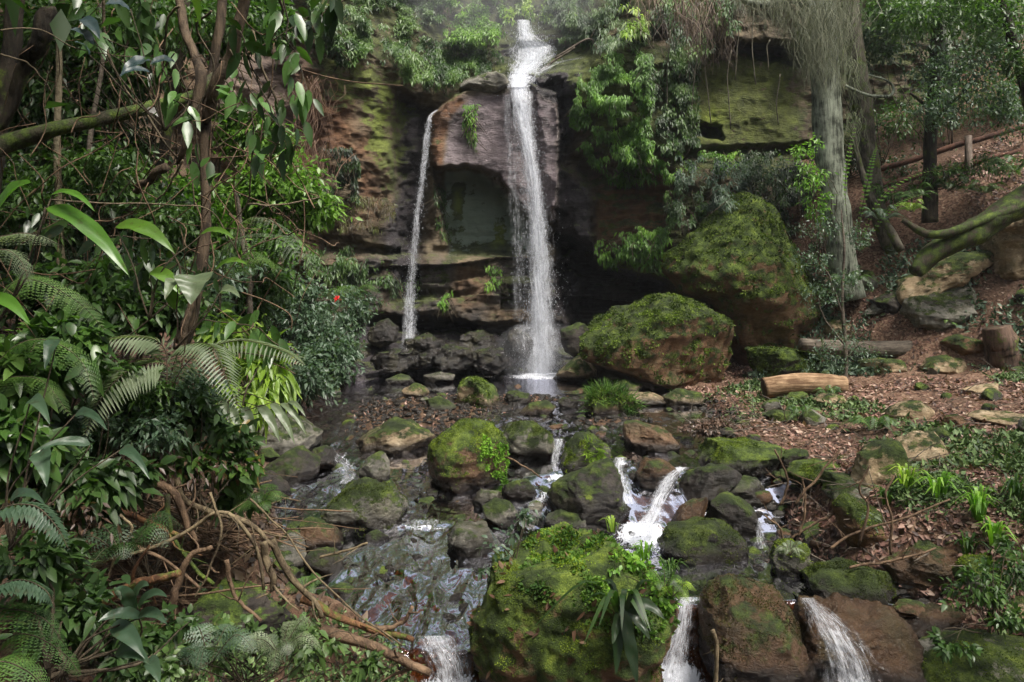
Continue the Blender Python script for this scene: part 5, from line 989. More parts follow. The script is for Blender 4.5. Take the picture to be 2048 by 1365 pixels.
GCV = ((.02, .045, .012), (.045, .085, .022), (.085, .15, .04), (.16, .23, .08))
litter('ground_cover', 'low green herbs and moss spreading over the path edges', 14000, [(1350, 760), (1700, 770), (2150, 740), (2150, 1150), (1900, 1000), (1700, 880), (1450, 870), (1300, 800)], 7, 15, .075, GCV, dry, lambda x, y: np.clip(-.25+2.4*fbm(x*.8+4, y*.8, 8, 3, 29), 0, 1), .9, .5, .03)
litter('ground_cover', 'small leaved herbs thick on the lower right bank', 9000, [(1780, 980), (2150, 900), (2150, 1290), (1960, 1260), (1860, 1100)], 4.8, 9, .055, GCV, lambda x, y, z, dl, dr, bar, dd: dr > .1, lambda x, y: np.clip(.3+1.8*fbm(x*1.2, y*1.2, 2, 3, 39), 0, 1), 1.1, .45, .06)
litter('ground_cover', 'pale seedlings scattered on the slope', 7500, [(1500, 560), (2150, 420), (2150, 740), (1500, 760)], 12, 17, .10, GG, dry, lambda x, y: np.clip(-.2+1.8*fbm(x*.9, y*.9, 12, 3, 59), 0, 1), 1., .45, .08)
litter('ground_cover', 'mixed small seedlings carpeting the front left bank', 7000, [(300, 1160), (620, 1200), (900, 1340), (900, 1420), (200, 1420)], 3.6, 6.5, .045, GCV, lambda x, y, z, dl, dr, bar, dd: dl > .05, lambda x, y: np.clip(.25+1.6*fbm(x*1.8, y*1.8, 2, 3, 49), 0, 1), 1.2, .5, .07)
# pebbles
def stones_stuff(name, label, n, poly, y0, y1, s0, s1, cond, mat):
    P = gsample(n, poly, y0, y1, None, cond); V0, F0 = ico(2); m = MB(); P[:, 2] = np.maximum(P[:, 2], W(P[:, 0], P[:, 1])-.03)
    vs = [V0*(1+.18*fbm(V0[:, :1]*1.6+k*5, V0[:, 1:2]*1.6, V0[:, 2:]*1.6, 3, k)) for k in range(10)]
    for p in P:
        v = vs[rng.integers(10)]; a = rng.random()*6.28; c, s = math.cos(a), math.sin(a); sz = s0*(s1/s0)**(rng.random()**1.8)
        v = v*np.array([1, rng.uniform(.5, .9), rng.uniform(.35, .7)])*sz; v = np.stack([v[:, 0]*c-v[:, 1]*s, v[:, 0]*s+v[:, 1]*c, v[:, 2]], -1)
        m.add(v+p+[0, 0, sz*.15], F0, 0)
    o = m.build(name, mat); return tag(o, label, None, None, 'stuff')
wetc = lambda x, y, z, dl, dr, bar, dd: (dl < .25) & (dr < .35)
SB_ = [(560, 742), (1480, 742), (1500, 960), (1900, 1180), (1900, 1400), (600, 1400), (560, 950)]
stones_stuff('gravel', 'wet gravel and pebbles of the bar between pool and stream', 4200, [(640, 750), (1300, 760), (1400, 900), (1050, 880), (640, 880)], 9.5, 15, .018, .075, lambda x, y, z, dl, dr, bar, dd: (bar > .03) & wetc(x, y, z, dl, dr, bar, dd), rockmat('grey', 0, .7))
stones_stuff('gravel', 'dark pebbles showing in the stream bed', 900, SB_, 4.8, 13, .02, .08, wetc, rockmat('dark', .1, .6))
stones_stuff('gravel', 'pebbles along the right water edge', 700, SB_+[(1900, 1400)], 5, 14, .02, .09, lambda x, y, z, dl, dr, bar, dd: (dr > -.25) & (dr < .3), rockmat('grey', .1, .3))
# stones one can count
V4, F4_ = ico(4); protos = []
for k in range(8):
    q = V4*np.array([1, .8, .6]); r_ = np.random.default_rng(k+50)
    for j in range(9): nn = nrmz(r_.normal(size=3)); h = (q@nn).max()*r_.uniform(.62, .9); q = q-nn*np.maximum(q@nn-h, 0)[:, None]
    q = q*(1+.10*fbm(q[:, :1]*1.8+k*5, q[:, 1:2]*1.8, q[:, 2:]*1.8, 4, k)+.05*fbm(q[:, :1]*6+k, q[:, 1:2]*6, q[:, 2:]*6, 3, k)); protos.append(q)
smats = [rockmat('dark', .25, .6), rockmat('brown', .15, .5), rockmat('grey', .35, .25), rockmat('dark', .55, .2)]; scache = {}
def stones(label, n, poly, y0, y1, s0, s1, cond, group, ms=(0, 1, 2, 3)):
    P = gsample(n, poly, y0, y1, None, cond)
    for p in P:
        k = int(rng.integers(8)); mi = int(rng.choice(ms)); sz = s0*(s1/s0)**rng.random()
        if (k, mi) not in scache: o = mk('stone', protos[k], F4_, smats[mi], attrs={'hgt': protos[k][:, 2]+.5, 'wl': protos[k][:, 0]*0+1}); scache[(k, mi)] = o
        else: o = scache[(k, mi)].copy(); col.objects.link(o)
        z = max(p[2], float(W(p[0], p[1]))-.05); o.location = (p[0], p[1], z+sz*.15); o.scale = (sz*rng.uniform(.8, 1.3), sz*rng.uniform(.8, 1.2), sz*rng.uniform(.7, 1.2)); o.rotation_euler = (rng.normal()*.3, rng.normal()*.3, rng.random()*6.28)
        tag(o, label, 'stone', group)
stones('small wet stone breaking the water between the mossy boulders', 75, [(560, 860), (1420, 860), (1560, 1120), (960, 1120), (700, 1300), (560, 1000)], 5.5, 11, .05, .15, wetc, 'small stones in the stream')
stones('loose stone lying on the gravel bar in front of the pool', 60, [(640, 750), (1330, 765), (1400, 900), (1050, 880), (640, 860)], 10, 15.5, .05, .14, wetc, 'stones on the gravel bar')
stones('dark broken stone jammed along the right edge of the stream', 45, [(1380, 830), (1800, 900), (1950, 1200), (1800, 1350), (1500, 1130), (1380, 1000)], 5.5, 11, .07, .19, lambda x, y, z, dl, dr, bar, dd: (dr > -.4) & (dr < .45), 'stones at the right water edge', (0, 0, 1, 3))
stones('dark stone wedged along the left edge of the stream', 30, [(480, 830), (700, 830), (660, 1100), (760, 1280), (900, 1365), (560, 1200)], 5, 11, .07, .19, lambda x, y, z, dl, dr, bar, dd: (dl > -.35) & (dl < .3), 'stones at the left water edge', (0, 2, 3))
stones('weathered stone half buried in the leafy slope', 34, [(1500, 600), (2150, 500), (2150, 900), (1700, 900), (1450, 790)], 9, 16, .07, .24, dry, 'stones in the slope', (2, 2, 3))

# twigs and roots
def twig(name, label, cat, group, pts, r, mat, jit=.2, n=22, sides=6, side=0):
    m = MB(); P = pxs(pts, n, .015); m.tube(P, np.linspace(1.05, .75, n)*r/F*P[:, 1].mean(), sides, jit); o = m.build(name, mat)
    for k in range(side):
        i = rng.integers(n//4, n-3); d = nrmz(P[i+1]-P[i]+rng.normal(size=3)*.8); q = MB(); ln = rng.uniform(.12, .35); q.tube(spl([P[i], P[i]+d*ln*.5+rng.normal(size=3)*.02, P[i]+d*ln], 8, .01), np.linspace(.4, .12, 8)*r/F*P[:, 1].mean(), 4); q.build('side_twig', mat, o)
    return tag(o, label, cat, group)
RM1 = barkmat((.05, .03, .018), (.2, .13, .08), 0, 'root_bark', .4); RM2 = barkmat((.05, .035, .022), (.22, .17, .10), 0, 'pale_root', .4); RM3 = barkmat((.05, .022, .012), (.22, .11, .05), .15, 'rotten_wood', .3)
RG = 'roots and sticks tangled on the left bank'
for p, r, mt, Y, lb, nm in [([(315, 968), (352, 990), (375, 1045), (392, 1085)], 9, RM1, 4.9, 'thick twisted brown root at the top of the tangle', 'root'), ([(355, 955), (372, 1000), (425, 1025), (480, 1036), (520, 1060), (548, 1098)], 6.5, RM2, 5.0, 'arched tan root ending by the pale half buried stone', 'root'),
    ([(120, 1142), (250, 1112), (340, 1080), (398, 1050), (432, 1028), (470, 1035), (515, 1095), (528, 1180)], 5, RM2, 4.6, 'long pale root crossing the whole tangle', 'root'), ([(240, 1028), (258, 1058), (228, 1115), (200, 1190), (150, 1245)], 3.6, RM2, 4.3, 'bowed pale vine hooking down to the left', 'root'),
    ([(527, 1085), (538, 1130), (550, 1182)], 10, RM2, 4.9, 'short broken tan stick standing against the bank', 'stick'), ([(545, 1075), (560, 1120), (600, 1172), (632, 1205), (640, 1235)], 8, RM2, 5.1, 'smooth curved branch reaching down to the water', 'branch'),
    ([(145, 1232), (230, 1188), (300, 1160), (358, 1150)], 15, RM3, 4.3, 'rotten orange brown log lying in the tangle', 'log'), ([(345, 1212), (352, 1175), (378, 1118), (425, 1098)], 8, RM1, 4.5, 'leathery dark root curling over the rotten log', 'root'),
    ([(150, 988), (245, 1026), (370, 1072)], 8, RM3, 4.8, 'flat strip of reddish bark behind the roots', 'bark_strip'), ([(600, 1195), (680, 1240), (760, 1262), (830, 1278)], 9, RM3, 5.4, 'splintered branch lying over the water edge', 'branch'), ([(640, 1262), (740, 1290), (800, 1320), (860, 1350)], 12, RM1, 4.9, 'brown log edge of the bank above the last cascade', 'log'),
    ([(735, 1262), (800, 1250), (828, 1215)], 6, RM1, 5.4, 'black upturned stick end in the water', 'stick'), ([(60, 1290), (130, 1318), (210, 1345)], 17, BK_DARK, 3.6, 'dark purple brown log in the bottom left corner', 'log'), ([(330, 990), (345, 1060), (380, 1130), (430, 1170)], 6, BK_MOSS, 4.8, 'mossy upright root at the middle of the tangle', 'root'),
    ([(420, 985), (440, 1060), (420, 1140), (390, 1200)], 3, RM2, 4.4, 'thin pale twig hanging over the bank rock', 'stick'), ([(180, 1060), (260, 1085), (330, 1120), (400, 1180)], 5, RM1, 4.7, 'brown root slanting under the long pale root', 'root'), ([(500, 1000), (560, 1060), (660, 1180), (800, 1290)], 2.5, RM2, 5.0, 'long straight twig leaning toward the stream', 'stick'),
    ([(640, 1115), (690, 1100), (735, 1088)], 3, RM2, 6.2, 'pale twig poking into the stream at left', 'stick'), ([(130, 1000), (170, 1050), (150, 1130), (200, 1200)], 6, BK_DARK, 4.8, 'dark root sunk behind the fern fronds', 'root'), ([(455, 1120), (470, 1190), (520, 1240)], 5, RM1, 4.5, 'short brown root beside the purple grey rock', 'root')]:
    twig(nm, lb, {'bark_strip': 'bark'}.get(nm, nm), RG, [(a, b, Y) for a, b in p], r*.85, mt, .35, side=3)
m = MB(); B = gsample(330, [(60, 940), (430, 940), (460, 1100), (430, 1200), (80, 1290)], 3.9, 6.2)
for b in B:
    d = rng.normal(size=3)*np.array([1, .5, .35]); d[0] += .4; l_ = rng.uniform(.25, .8); p0 = b+[0, 0, rng.uniform(0, .28)]
    m.tube(spl([p0, p0+d*l_*.4+rng.normal(size=3)*.05, p0+d*l_*.8+[0, 0, -.08]], 10, .03), rng.uniform(.004, .013)*np.linspace(1, .5, 10), 5, .2, rng.random())
tag(m.build('root_tangle', RM1), 'mat of fine brown roots and twigs on the left bank', None, None, 'stuff')
m = MB(); B = np.concatenate([gsample(130, [(1560, 930), (1880, 900), (1950, 1180), (1700, 1200), (1560, 1060)], 5.8, 9.5), gsample(120, [(1350, 830), (1520, 830), (1530, 880), (1380, 890)], 9, 12), gsample(60, [(1500, 760), (2048, 760), (2048, 1000), (1600, 900)], 8, 13)])
for b in B:
    d = nrmz(rng.normal(size=3)*np.array([1, .6, .3])); l_ = rng.uniform(.15, .6); p0 = b+[0, 0, rng.uniform(.01, .1)]
    m.tube(spl([p0, p0+d*l_*.5+rng.normal(size=3)*.02, p0+d*l_], 8, .015), rng.uniform(.003, .009)*np.linspace(1, .5, 8), 5, .2, rng.random())
tag(m.build('twig_litter', BK_GREY), 'fallen twigs strewn over the right bank', None, None, 'stuff')
TG = 'bare twigs sticking up from the debris'
for p, lb in [([(1560, 1010), (1575, 960), (1550, 900)], 'thin twig leaning left beside the moss loaf'), ([(1570, 1110), (1562, 1060), (1530, 1030)], 'reddish twig above the small round mossy rock'), ([(1590, 1010), (1640, 950), (1680, 900)], 'long grey twig crossing the vivid green pillow rock'),
              ([(1600, 1075), (1612, 1010), (1608, 960)], 'upright pale reed like twig'), ([(1580, 1080), (1640, 1040), (1680, 1020)], 'stout grey stick bridging the dark hollow'), ([(1720, 1090), (1735, 1020), (1722, 975), (1740, 930)], 'bowed twig over the tilted mossy boulder'), ([(1660, 1100), (1700, 1070), (1800, 1040), (1900, 1000)], 'long fine twig lying along the bank'),
              ([(1780, 1110), (1785, 1040), (1770, 990), (1790, 950)], 'curling bare vine by the pale bank edge boulder'), ([(1700, 1135), (1790, 1120), (1870, 1098)], 'dead branch lying across the flat wet rock'), ([(1425, 1260), (1432, 1310), (1428, 1370), (1420, 1400)], 'pale peeled stick standing in front of the massive dark rock')]:
    y_ = 6.6 if p[0][0] > 1640 else 7.4
    if p[0][0] < 1500: y_ = 5.5
    twig('twig', lb, 'twig', TG, [(a, b, y_) for a, b in p], 2.6 if p[0][0] > 1500 else 5, RM2 if p[0][0] < 1500 else RM1, side=2)
twig('twig', 'dark twig propped below the cube shaped boulder', 'twig', TG, [(1012, 915, 9.1), (1050, 935, 9.0), (1085, 958, 8.9)], 2, RM1)
DH = 'driftwood heap'
bush('heap of dry leaves and twigs piled beside the shallow water', [(1420, 855, 10.6, 60, 18, .3)], 1500, .055, ((.03, .018, .012), (.08, .045, .03), (.16, .10, .07)), .45, cat='heap', name='debris_heap', stems=16, droop=.1, trans=.1)

# ================================================================ left bank plants
TH = 'shrubs of the left thicket'
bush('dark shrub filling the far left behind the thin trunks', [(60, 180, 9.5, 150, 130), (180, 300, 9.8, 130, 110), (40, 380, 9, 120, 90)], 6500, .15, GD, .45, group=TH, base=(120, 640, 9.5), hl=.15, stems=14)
bush('mid green shrub lit between the pole and the slim tree', [(230, 120, 9.6, 110, 100), (290, 40, 9.6, 120, 70), (120, 50, 9.4, 100, 60)], 4500, .14, GM_, .42, group=TH, base=(220, 600, 9.6), stems=12)
bush('shrub hanging above the knotted trunk top', [(400, 40, 8.8, 130, 60), (520, 20, 8.8, 90, 50)], 2200, .15, GM_, .42, group=TH, base=(420, 600, 9.4), hl=-.1)
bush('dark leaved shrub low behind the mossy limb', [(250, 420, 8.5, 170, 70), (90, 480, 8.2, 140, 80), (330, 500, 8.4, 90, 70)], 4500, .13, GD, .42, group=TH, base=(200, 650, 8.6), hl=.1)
bush('brightest shrub, yellow green and lit from above, by the brown cliff', [(520, 290, 9.2, 80, 55), (560, 360, 9.0, 90, 55), (500, 400, 9.0, 80, 50), (620, 420, 9.2, 55, 40), (470, 250, 9.2, 45, 50)], 8000, .09, ((.05, .11, .015), (.11, .22, .03), (.2, .34, .055)), .45, group=TH, base=(470, 640, 9.4), stems=14)
bush('green shrub under the brightest shrub with smaller leaves', [(440, 470, 8.8, 80, 60), (370, 400, 9, 60, 60), (560, 480, 9.0, 60, 50)], 3000, .10, GB, .45, group=TH, base=(450, 660, 9), hl=-.25)
bush('dense small leaved bush beside the pool with a red flower', [(600, 640, 11.5, 90, 70), (680, 620, 12.5, 60, 50), (560, 580, 11.5, 70, 50), (640, 700, 11.2, 70, 50), (730, 610, 13.2, 40, 25)], 8500, .085, GG, .42, group=TH, base=(620, 790, 11.4), stems=16)
bush('spreading bush overhanging the left shore of the pool', [(650, 730, 11, 60, 45), (590, 760, 10.6, 80, 50), (690, 690, 11.6, 40, 40)], 4200, .09, GG, .42, group=TH, base=(600, 830, 10.6), hl=.1)
bush('leafy screen rising behind the tree fern frond', [(520, 560, 10, 80, 50), (480, 620, 9.5, 70, 50)], 2600, .11, GM_, .42, group=TH, base=(520, 720, 10))
bush('yellow green shrub with lance shaped leaves by the shore', [(470, 650, 6.6, 60, 40), (500, 720, 6.4, 70, 50), (470, 790, 6.2, 70, 50), (530, 760, 6.4, 50, 45)], 900, .14, GL, .26, 'mid', group=TH, base=(500, 940, 6.2), droop=.5, down=.7, hl=-.1)
bush('dark broad leaved plant in the middle of the left bank', [(330, 840, 5.2, 110, 60), (200, 860, 5.0, 120, 60), (420, 860, 5.4, 80, 60)], 1700, .115, GD, .42, 'mid', group=TH, base=(300, 1000, 5.1), hl=.3, trans=.25)
bush('broad leaved plant with blue green shine at the left edge', [(60, 760, 4.4, 110, 70), (120, 680, 4.6, 110, 60), (30, 880, 4.1, 90, 60)], 1300, .12, GM_, .42, 'mid', group=TH, base=(60, 1050, 4.3), rough=.3)
bush('leafy plant growing over the roots beside the rocks', [(440, 930, 5.4, 80, 35), (350, 930, 5.2, 70, 35), (480, 980, 5.6, 50, 40)], 700, .11, GM_, .42, 'mid', group=TH, base=(420, 1020, 5.3))
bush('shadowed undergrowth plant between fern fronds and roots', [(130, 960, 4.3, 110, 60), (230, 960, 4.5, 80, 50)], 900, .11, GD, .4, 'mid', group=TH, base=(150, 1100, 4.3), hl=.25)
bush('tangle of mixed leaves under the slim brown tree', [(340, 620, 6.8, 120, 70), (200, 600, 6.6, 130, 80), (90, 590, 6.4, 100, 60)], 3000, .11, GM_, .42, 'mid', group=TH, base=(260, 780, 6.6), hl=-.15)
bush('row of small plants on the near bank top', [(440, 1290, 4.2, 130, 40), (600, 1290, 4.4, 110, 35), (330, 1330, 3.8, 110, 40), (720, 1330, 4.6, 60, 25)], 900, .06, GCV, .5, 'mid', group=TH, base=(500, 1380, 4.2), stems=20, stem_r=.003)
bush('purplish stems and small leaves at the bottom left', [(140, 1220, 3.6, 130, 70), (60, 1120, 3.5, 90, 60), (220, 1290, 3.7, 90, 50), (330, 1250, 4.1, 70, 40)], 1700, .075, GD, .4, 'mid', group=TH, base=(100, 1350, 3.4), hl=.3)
# big individual leaves
def bigleaf(bx, by, tx, ty, Y, wpx, bend=.15, nrow=16, prof='lance', fold=.25, ns=7, flip=1, dY=.12):
    A, B = PX(bx, by, Y), PX(tx, ty, Y-dY); t = np.linspace(0, 1, nrow)[:, None]; d = B-A; L = np.linalg.norm(d); Cc = A+d*t; Cc[:, 2] += (bend*L*4*t*(1-t))[:, 0]
    Tn = nrmz(np.gradient(Cc, axis=0)); up = nrmz(np.array([.15*flip, -.75, .65])); S = nrmz(np.cross(Tn, up)); N = np.cross(S, Tn)
    if prof == 'lance': wv = np.sin(np.pi*np.clip(t, 0, 1)**.75)**.9
    elif prof == 'heart': wv = np.sqrt(np.clip(t*5, 0, 1))*(1-t)**.75*1.25
    else: wv = np.minimum(1, t*5)**.5*np.clip((1-t)*2.4, 0, 1)**.7
    u = np.linspace(-1, 1, ns)[None]; wd = wpx/F*Y*.5*wv
    V = Cc[:, None]+S[:, None]*(u*wd)[..., None]+N[:, None]*((np.abs(u)*fold+.10*np.sin(t*17+u*2))*wd)[..., None]
    return V.reshape(-1, 3), grid_faces(nrow, ns)
def leafplant(label, base, lv, cols, prof='lance', group=None, cat='plant', name='broad_leaf_plant', rough=.35, stem_r=.006, bend=.15):
    t = empty(name, label, cat, group); b = PX(*base); t.location = b; M_ = leafmat(cols, rough, .35, 'broad_leaf')
    for l in lv:
        V, Fc = bigleaf(*l[:6], prof=prof, bend=l[6] if len(l) > 6 else bend); m = MB(); m.add(V, Fc, rng.random()*.5+.1); lf = hook(m.build('leaf', M_), t)
        A = PX(l[0], l[1], l[4]); s = MB(); s.tube(spl([b, (b+A)/2+rng.normal(size=3)*.05, A], 12, .01), np.linspace(stem_r, stem_r*.5, 12), 5); hook(s.build('stalk', STEM), t)
    return t
BL = 'large leaved plants of the left foreground'
leafplant('bright green strap leaved plant entering at the left edge', (-40, 700, 3.0), [(92, 416, 258, 552, 3.0, 34, .12), (-30, 470, 62, 366, 2.8, 44), (100, 392, 190, 424, 3.0, 14), (-40, 600, 60, 650, 2.9, 26), ], ((.035, .09, .012), (.07, .17, .02), (.12, .26, .03)), 'strap', BL)
leafplant('plant with a single pale heart shaped leaf above the silver fronds', (350, 700, 4.0), [(388, 552, 382, 610, 4.0, 74), (440, 585, 480, 596, 4.1, 24), (352, 560, 330, 600, 4.0, 30)], GP, 'heart', BL)
leafplant('plant with yellow green leaning leaves over the slim trunk', (300, 640, 4.4), [(230, 455, 350, 508, 4.4, 34), (430, 540, 495, 530, 4.5, 16), (300, 545, 360, 590, 4.4, 30), (350, 620, 330, 560, 4.4, 26), (400, 470, 470, 480, 4.5, 16)], ((.06, .13, .015), (.10, .2, .025), (.16, .28, .04)), 'lance', BL)
leafplant('plant with large drooping grey green pointed leaves', (20, 1100, 3.2), [(78, 905, 94, 975, 3.2, 40), (60, 800, 100, 850, 3.2, 28), (110, 680, 90, 740, 3.4, 30), (150, 830, 215, 862, 3.3, 22), (180, 890, 60, 910, 3.2, 21), (20, 1000, 90, 1010, 3.1, 24), (240, 900, 300, 960, 3.5, 24)], GG, 'heart', BL)
leafplant('branch of big oval veined leaves in the bottom left corner', (140, 1330, 2.9), [(270, 1225, 230, 1180, 2.9, 27), (262, 1215, 298, 1172, 2.9, 24), (285, 1235, 195, 1245, 2.9, 24), (275, 1235, 335, 1250, 2.9, 22), (220, 1255, 290, 1318, 2.9, 35), (275, 1215, 335, 1195, 2.9, 19), (230, 1310, 300, 1330, 2.9, 32), (295, 1320, 320, 1370, 3.0, 27)], GG, 'lance', BL)
leafplant('drooping palm like leaf with hanging leaflets over the pale slab', (430, 830, 5.8), [(455, 812, 480, 865, 5.8, 20), (485, 815, 510, 880, 5.8, 20), (515, 812, 560, 885, 5.8, 20), (540, 808, 590, 890, 5.8, 18), (560, 808, 612, 870, 5.8, 14), (575, 805, 612, 835, 5.8, 10), (440, 800, 460, 850, 5.8, 18)], GP, 'lance', BL)
leafplant('wilted plant with long yellow brown leaves near the black boulder', (470, 1010, 5.6), [(470, 880, 520, 980, 5.6, 18), (490, 900, 530, 950, 5.6, 12), (460, 870, 490, 940, 5.6, 16), (500, 840, 470, 900, 5.6, 14)], ((.16, .11, .03), (.28, .2, .07), (.3, .3, .1)), 'lance', BL)
leafplant('narrow pale leaf at the end of an arching stem', (210, 740, 5.0), [(560, 712, 612, 716, 5.0, 8), (310, 720, 290, 700, 5.0, 14)], GP, 'lance', BL, bend=.02)
leafplant('cluster of dark blue green leaves at the top of the thicket', (330, 260, 4.6), [(300, 120, 240, 155, 4.6, 28), (350, 125, 300, 130, 4.6, 24), (300, 145, 238, 152, 4.5, 18), (190, 90, 140, 60, 4.7, 28), (160, 40, 200, 80, 4.7, 28), (260, 20, 210, 10, 4.6, 26), (180, 110, 150, 85, 4.6, 22)], ((.02, .04, .04), (.05, .08, .09), (.09, .13, .16)), 'lance', BL)
leafplant('curled white dead leaf caught on the mossy limb', (300, 215, 5.2), [(286, 225, 325, 240, 5.2, 20)], ((.3, .28, .27), (.42, .4, .4), (.5, .48, .5)), 'lance', BL, name='dead_leaf', cat='leaf')
IV = 'leafy climbers hanging in the left thicket'
for i, (p, lb) in enumerate([([(560, -20), (575, 60), (600, 130), (590, 220)], 'climber with dark hanging leaves closest to the cliff'), ([(480, 60), (520, 170), (560, 260), (540, 320)], 'climber with drooping pointed leaves right of the slim trunk'), ([(330, 120), (345, 190), (380, 240), (400, 330)], 'climber with dark leaves before the tangled trunk'),
                             ([(270, 60), (300, 20), (250, -20)], 'leafy twig at the top left'), ([(450, 160), (500, 230), (510, 300)], 'short climber over the bright shrub'), ([(690, -20), (640, 30), (600, 40)], 'sprig of green leaves dropping from the top edge'), ([(150, -20), (180, 60), (250, 90), (330, 100)], 'leafy branch in the upper left corner'),
                             ([(20, 420), (100, 440), (200, 470), (300, 480)], 'leafy runner across the dark left thicket'), ([(400, 640), (500, 650), (560, 700)], 'leafy stem beside the yellow green shrub'), ([(250, 540), (330, 520), (420, 560)], 'leafy stem passing behind the heart shaped leaf')]):
    Y0 = 4.4+.15*i; P = pxs([(a, b, Y0) for a, b in p], 30, .02); t = empty('climber', lb, 'climber', IV); t.location = P[0]; s = MB(); s.tube(P, .005, 5); hook(s.build('stem', STEM), t); m = MB(); k = 26; ii = rng.integers(0, 30, k)
    Dv = rng.normal(size=(k, 3))*.5+np.array([0, -.2, -1.0]); L_ = .155*rng.uniform(.6, 1.2, k); m.leaves(P[ii]+rng.normal(size=(k, 3))*.05, Dv, nrmz(rng.normal(size=(k, 3))*.7+np.array([.3, -.8, .3])), L_, L_*.42, 'mid', .25)
    hook(m.build('leaves', leafmat(GD if i % 2 else ((.03, .07, .015), (.06, .13, .03), (.1, .2, .05)), .28, .3, 'climber_leaf')), t)
for lb, e, n_, L_, c_ in (('fine leaved seedling thicket between the large leaves', [(180, 760, 4.8, 110, 45), (60, 700, 4.6, 80, 40), (280, 780, 5, 80, 40)], 2600, .055, GM_), ('tiny leaved creeper over the middle of the left bank', [(380, 780, 5.2, 90, 45), (300, 860, 4.9, 90, 40), (120, 860, 4.6, 100, 40)], 2600, .05, GG),
    ('dry brown leaves and stalks hanging in the left bank growth', [(300, 930, 4.9, 150, 60), (120, 1020, 4.2, 100, 60), (430, 900, 5.3, 80, 50)], 700, .05, ((.03, .018, .012), (.08, .045, .03), (.15, .10, .065))), ('fine foliage screen at the top of the left thicket', [(300, 30, 7.5, 220, 60), (90, 60, 7, 110, 80), (500, 60, 7.6, 80, 60)], 3600, .085, GM_), ('small leaved shrub below the mossy limb', [(170, 340, 7, 160, 60), (60, 420, 6.8, 100, 60), (330, 440, 7, 80, 60)], 4200, .075, GM_),
    ('pale fine foliage around the thin stems', [(230, 540, 7.4, 150, 60), (420, 560, 7.6, 80, 60), (80, 540, 7.2, 90, 50)], 3600, .07, GG)):
    bush(lb, e, n_, L_, c_, .4, group=TH, stems=14, stem_r=.004, base=(e[0][0], e[0][1]+260, e[0][2]), hl=0 if c_ is not GG else -.1)
m = MB()
for k in range(150):
    x0 = rng.uniform(-20, 620); y0 = rng.uniform(-20, 620); Y0 = rng.uniform(4.5, 8); a = rng.normal()*.9; l_ = rng.uniform(60, 220); q_ = [(x0+math.sin(a)*l_*f+rng.normal()*9, y0+math.cos(a)*l_*f+rng.normal()*9, Y0+rng.normal()*.1) for f in (0, .35, .7, 1)]
    m.tube(pxs(q_, 12, .012), rng.uniform(.7, 1.6)/F*Y0, 4, .1, rng.random())
tag(m.build('twig_thicket', RM1), 'maze of hair thin twigs through the left thicket', None, None, 'stuff')
# ferns
FG = 'ferns of the left bank'
fern('tall tree fern with one pale frond sweeping right before the cliff', (440, 640, 6.6), [[(450, 520, 6.6), (500, 436, 6.5), (580, 470, 6.4), (640, 560, 6.3)], [(440, 520, 6.6), (470, 480, 6.4), (560, 480, 6.2), (600, 520, 6.1)]], .34, ((.08, .12, .06), (.14, .19, .11), (.22, .27, .18)), 22, 12, group=FG)
fern('big silvery fern arching over the middle of the left bank', (330, 800, 5.0), [[(380, 720, 5.0), (470, 682, 5.0), (560, 700, 4.9), (608, 730, 4.8)], [(330, 700, 5.0), (270, 672, 4.9), (180, 690, 4.8), (120, 740, 4.7)], [(360, 700, 5.0), (420, 690, 4.8), (450, 750, 4.6), (480, 820, 4.5)], [(330, 730, 5), (260, 740, 4.8), (200, 800, 4.6), (170, 870, 4.5)]], .24, GP, 34, 0, .13, group=FG)
fern('dark fern with stepped fronds at the left edge', (-60, 800, 4.2), [[(20, 700, 4.2), (90, 680, 4.2), (160, 720, 4.1), (190, 800, 4.0)], [(0, 760, 4.2), (80, 760, 4.1), (140, 830, 4.0)], [(0, 600, 4.2), (60, 560, 4.2), (150, 600, 4.2), (210, 660, 4.1)]], .17, GM_, 30, 7, group=FG)
fern('blue green fern with blunt leaflets low at the left edge', (-90, 1220, 2.7), [[(-20, 1040, 2.7), (60, 1010, 2.7), (110, 1050, 2.7), (138, 1100, 2.7)], [(-20, 1180, 2.6), (40, 1160, 2.6), (90, 1180, 2.6), (108, 1215, 2.6)]], .10, GG, 24, 0, .38, group=FG)
fern('fern filling the bottom left corner with lacy fronds', (-100, 1420, 2.6), [[(0, 1290, 2.6), (60, 1270, 2.6), (130, 1310, 2.6), (160, 1350, 2.6)], [(-20, 1330, 2.5), (50, 1340, 2.5), (110, 1400, 2.5)], [(-40, 1240, 2.6), (30, 1220, 2.6), (90, 1240, 2.6), (130, 1290, 2.6)]], .10, GM_, 26, 6, group=FG)
fern('pale fern frond reaching in at mid height on the left edge', (-120, 640, 3.0), [[(-40, 500, 3.0), (20, 470, 3.0), (70, 470, 3.0), (118, 490, 3.0)], [(-60, 540, 3.0), (0, 500, 2.9), (40, 520, 2.9), (60, 570, 2.9)]], .12, GP, 24, 6, group=FG)
for lb, px, py, Y, sz, c in (('small lacy fern at the bottom edge left of the last cascade', 420, 1330, 3.9, .32, GG), ('pale lacy fern on the near bank top', 560, 1310, 4.2, .28, GP), ('fern sprouting between the tangle and the corner fern', 250, 1120, 4.2, .4, GD), ('fern on the bank behind the long pale root', 520, 1020, 5.4, .3, GM_), ('fern above the reddish wet rock', 610, 1180, 5.4, .2, GM_),
                            ('large dark fern in the shade of the left thicket', 150, 640, 7.5, .9, GD), ('dark fern under the bright shrub', 470, 560, 8.2, .8, GM_), ('fern beside the pool below the red flower', 700, 600, 13, .7, GM_)):
    autofern(lb, px, py, Y, sz, 8, c, sub=5 if sz < .5 else 6, group=FG, npair=14, wid=sz*.3)
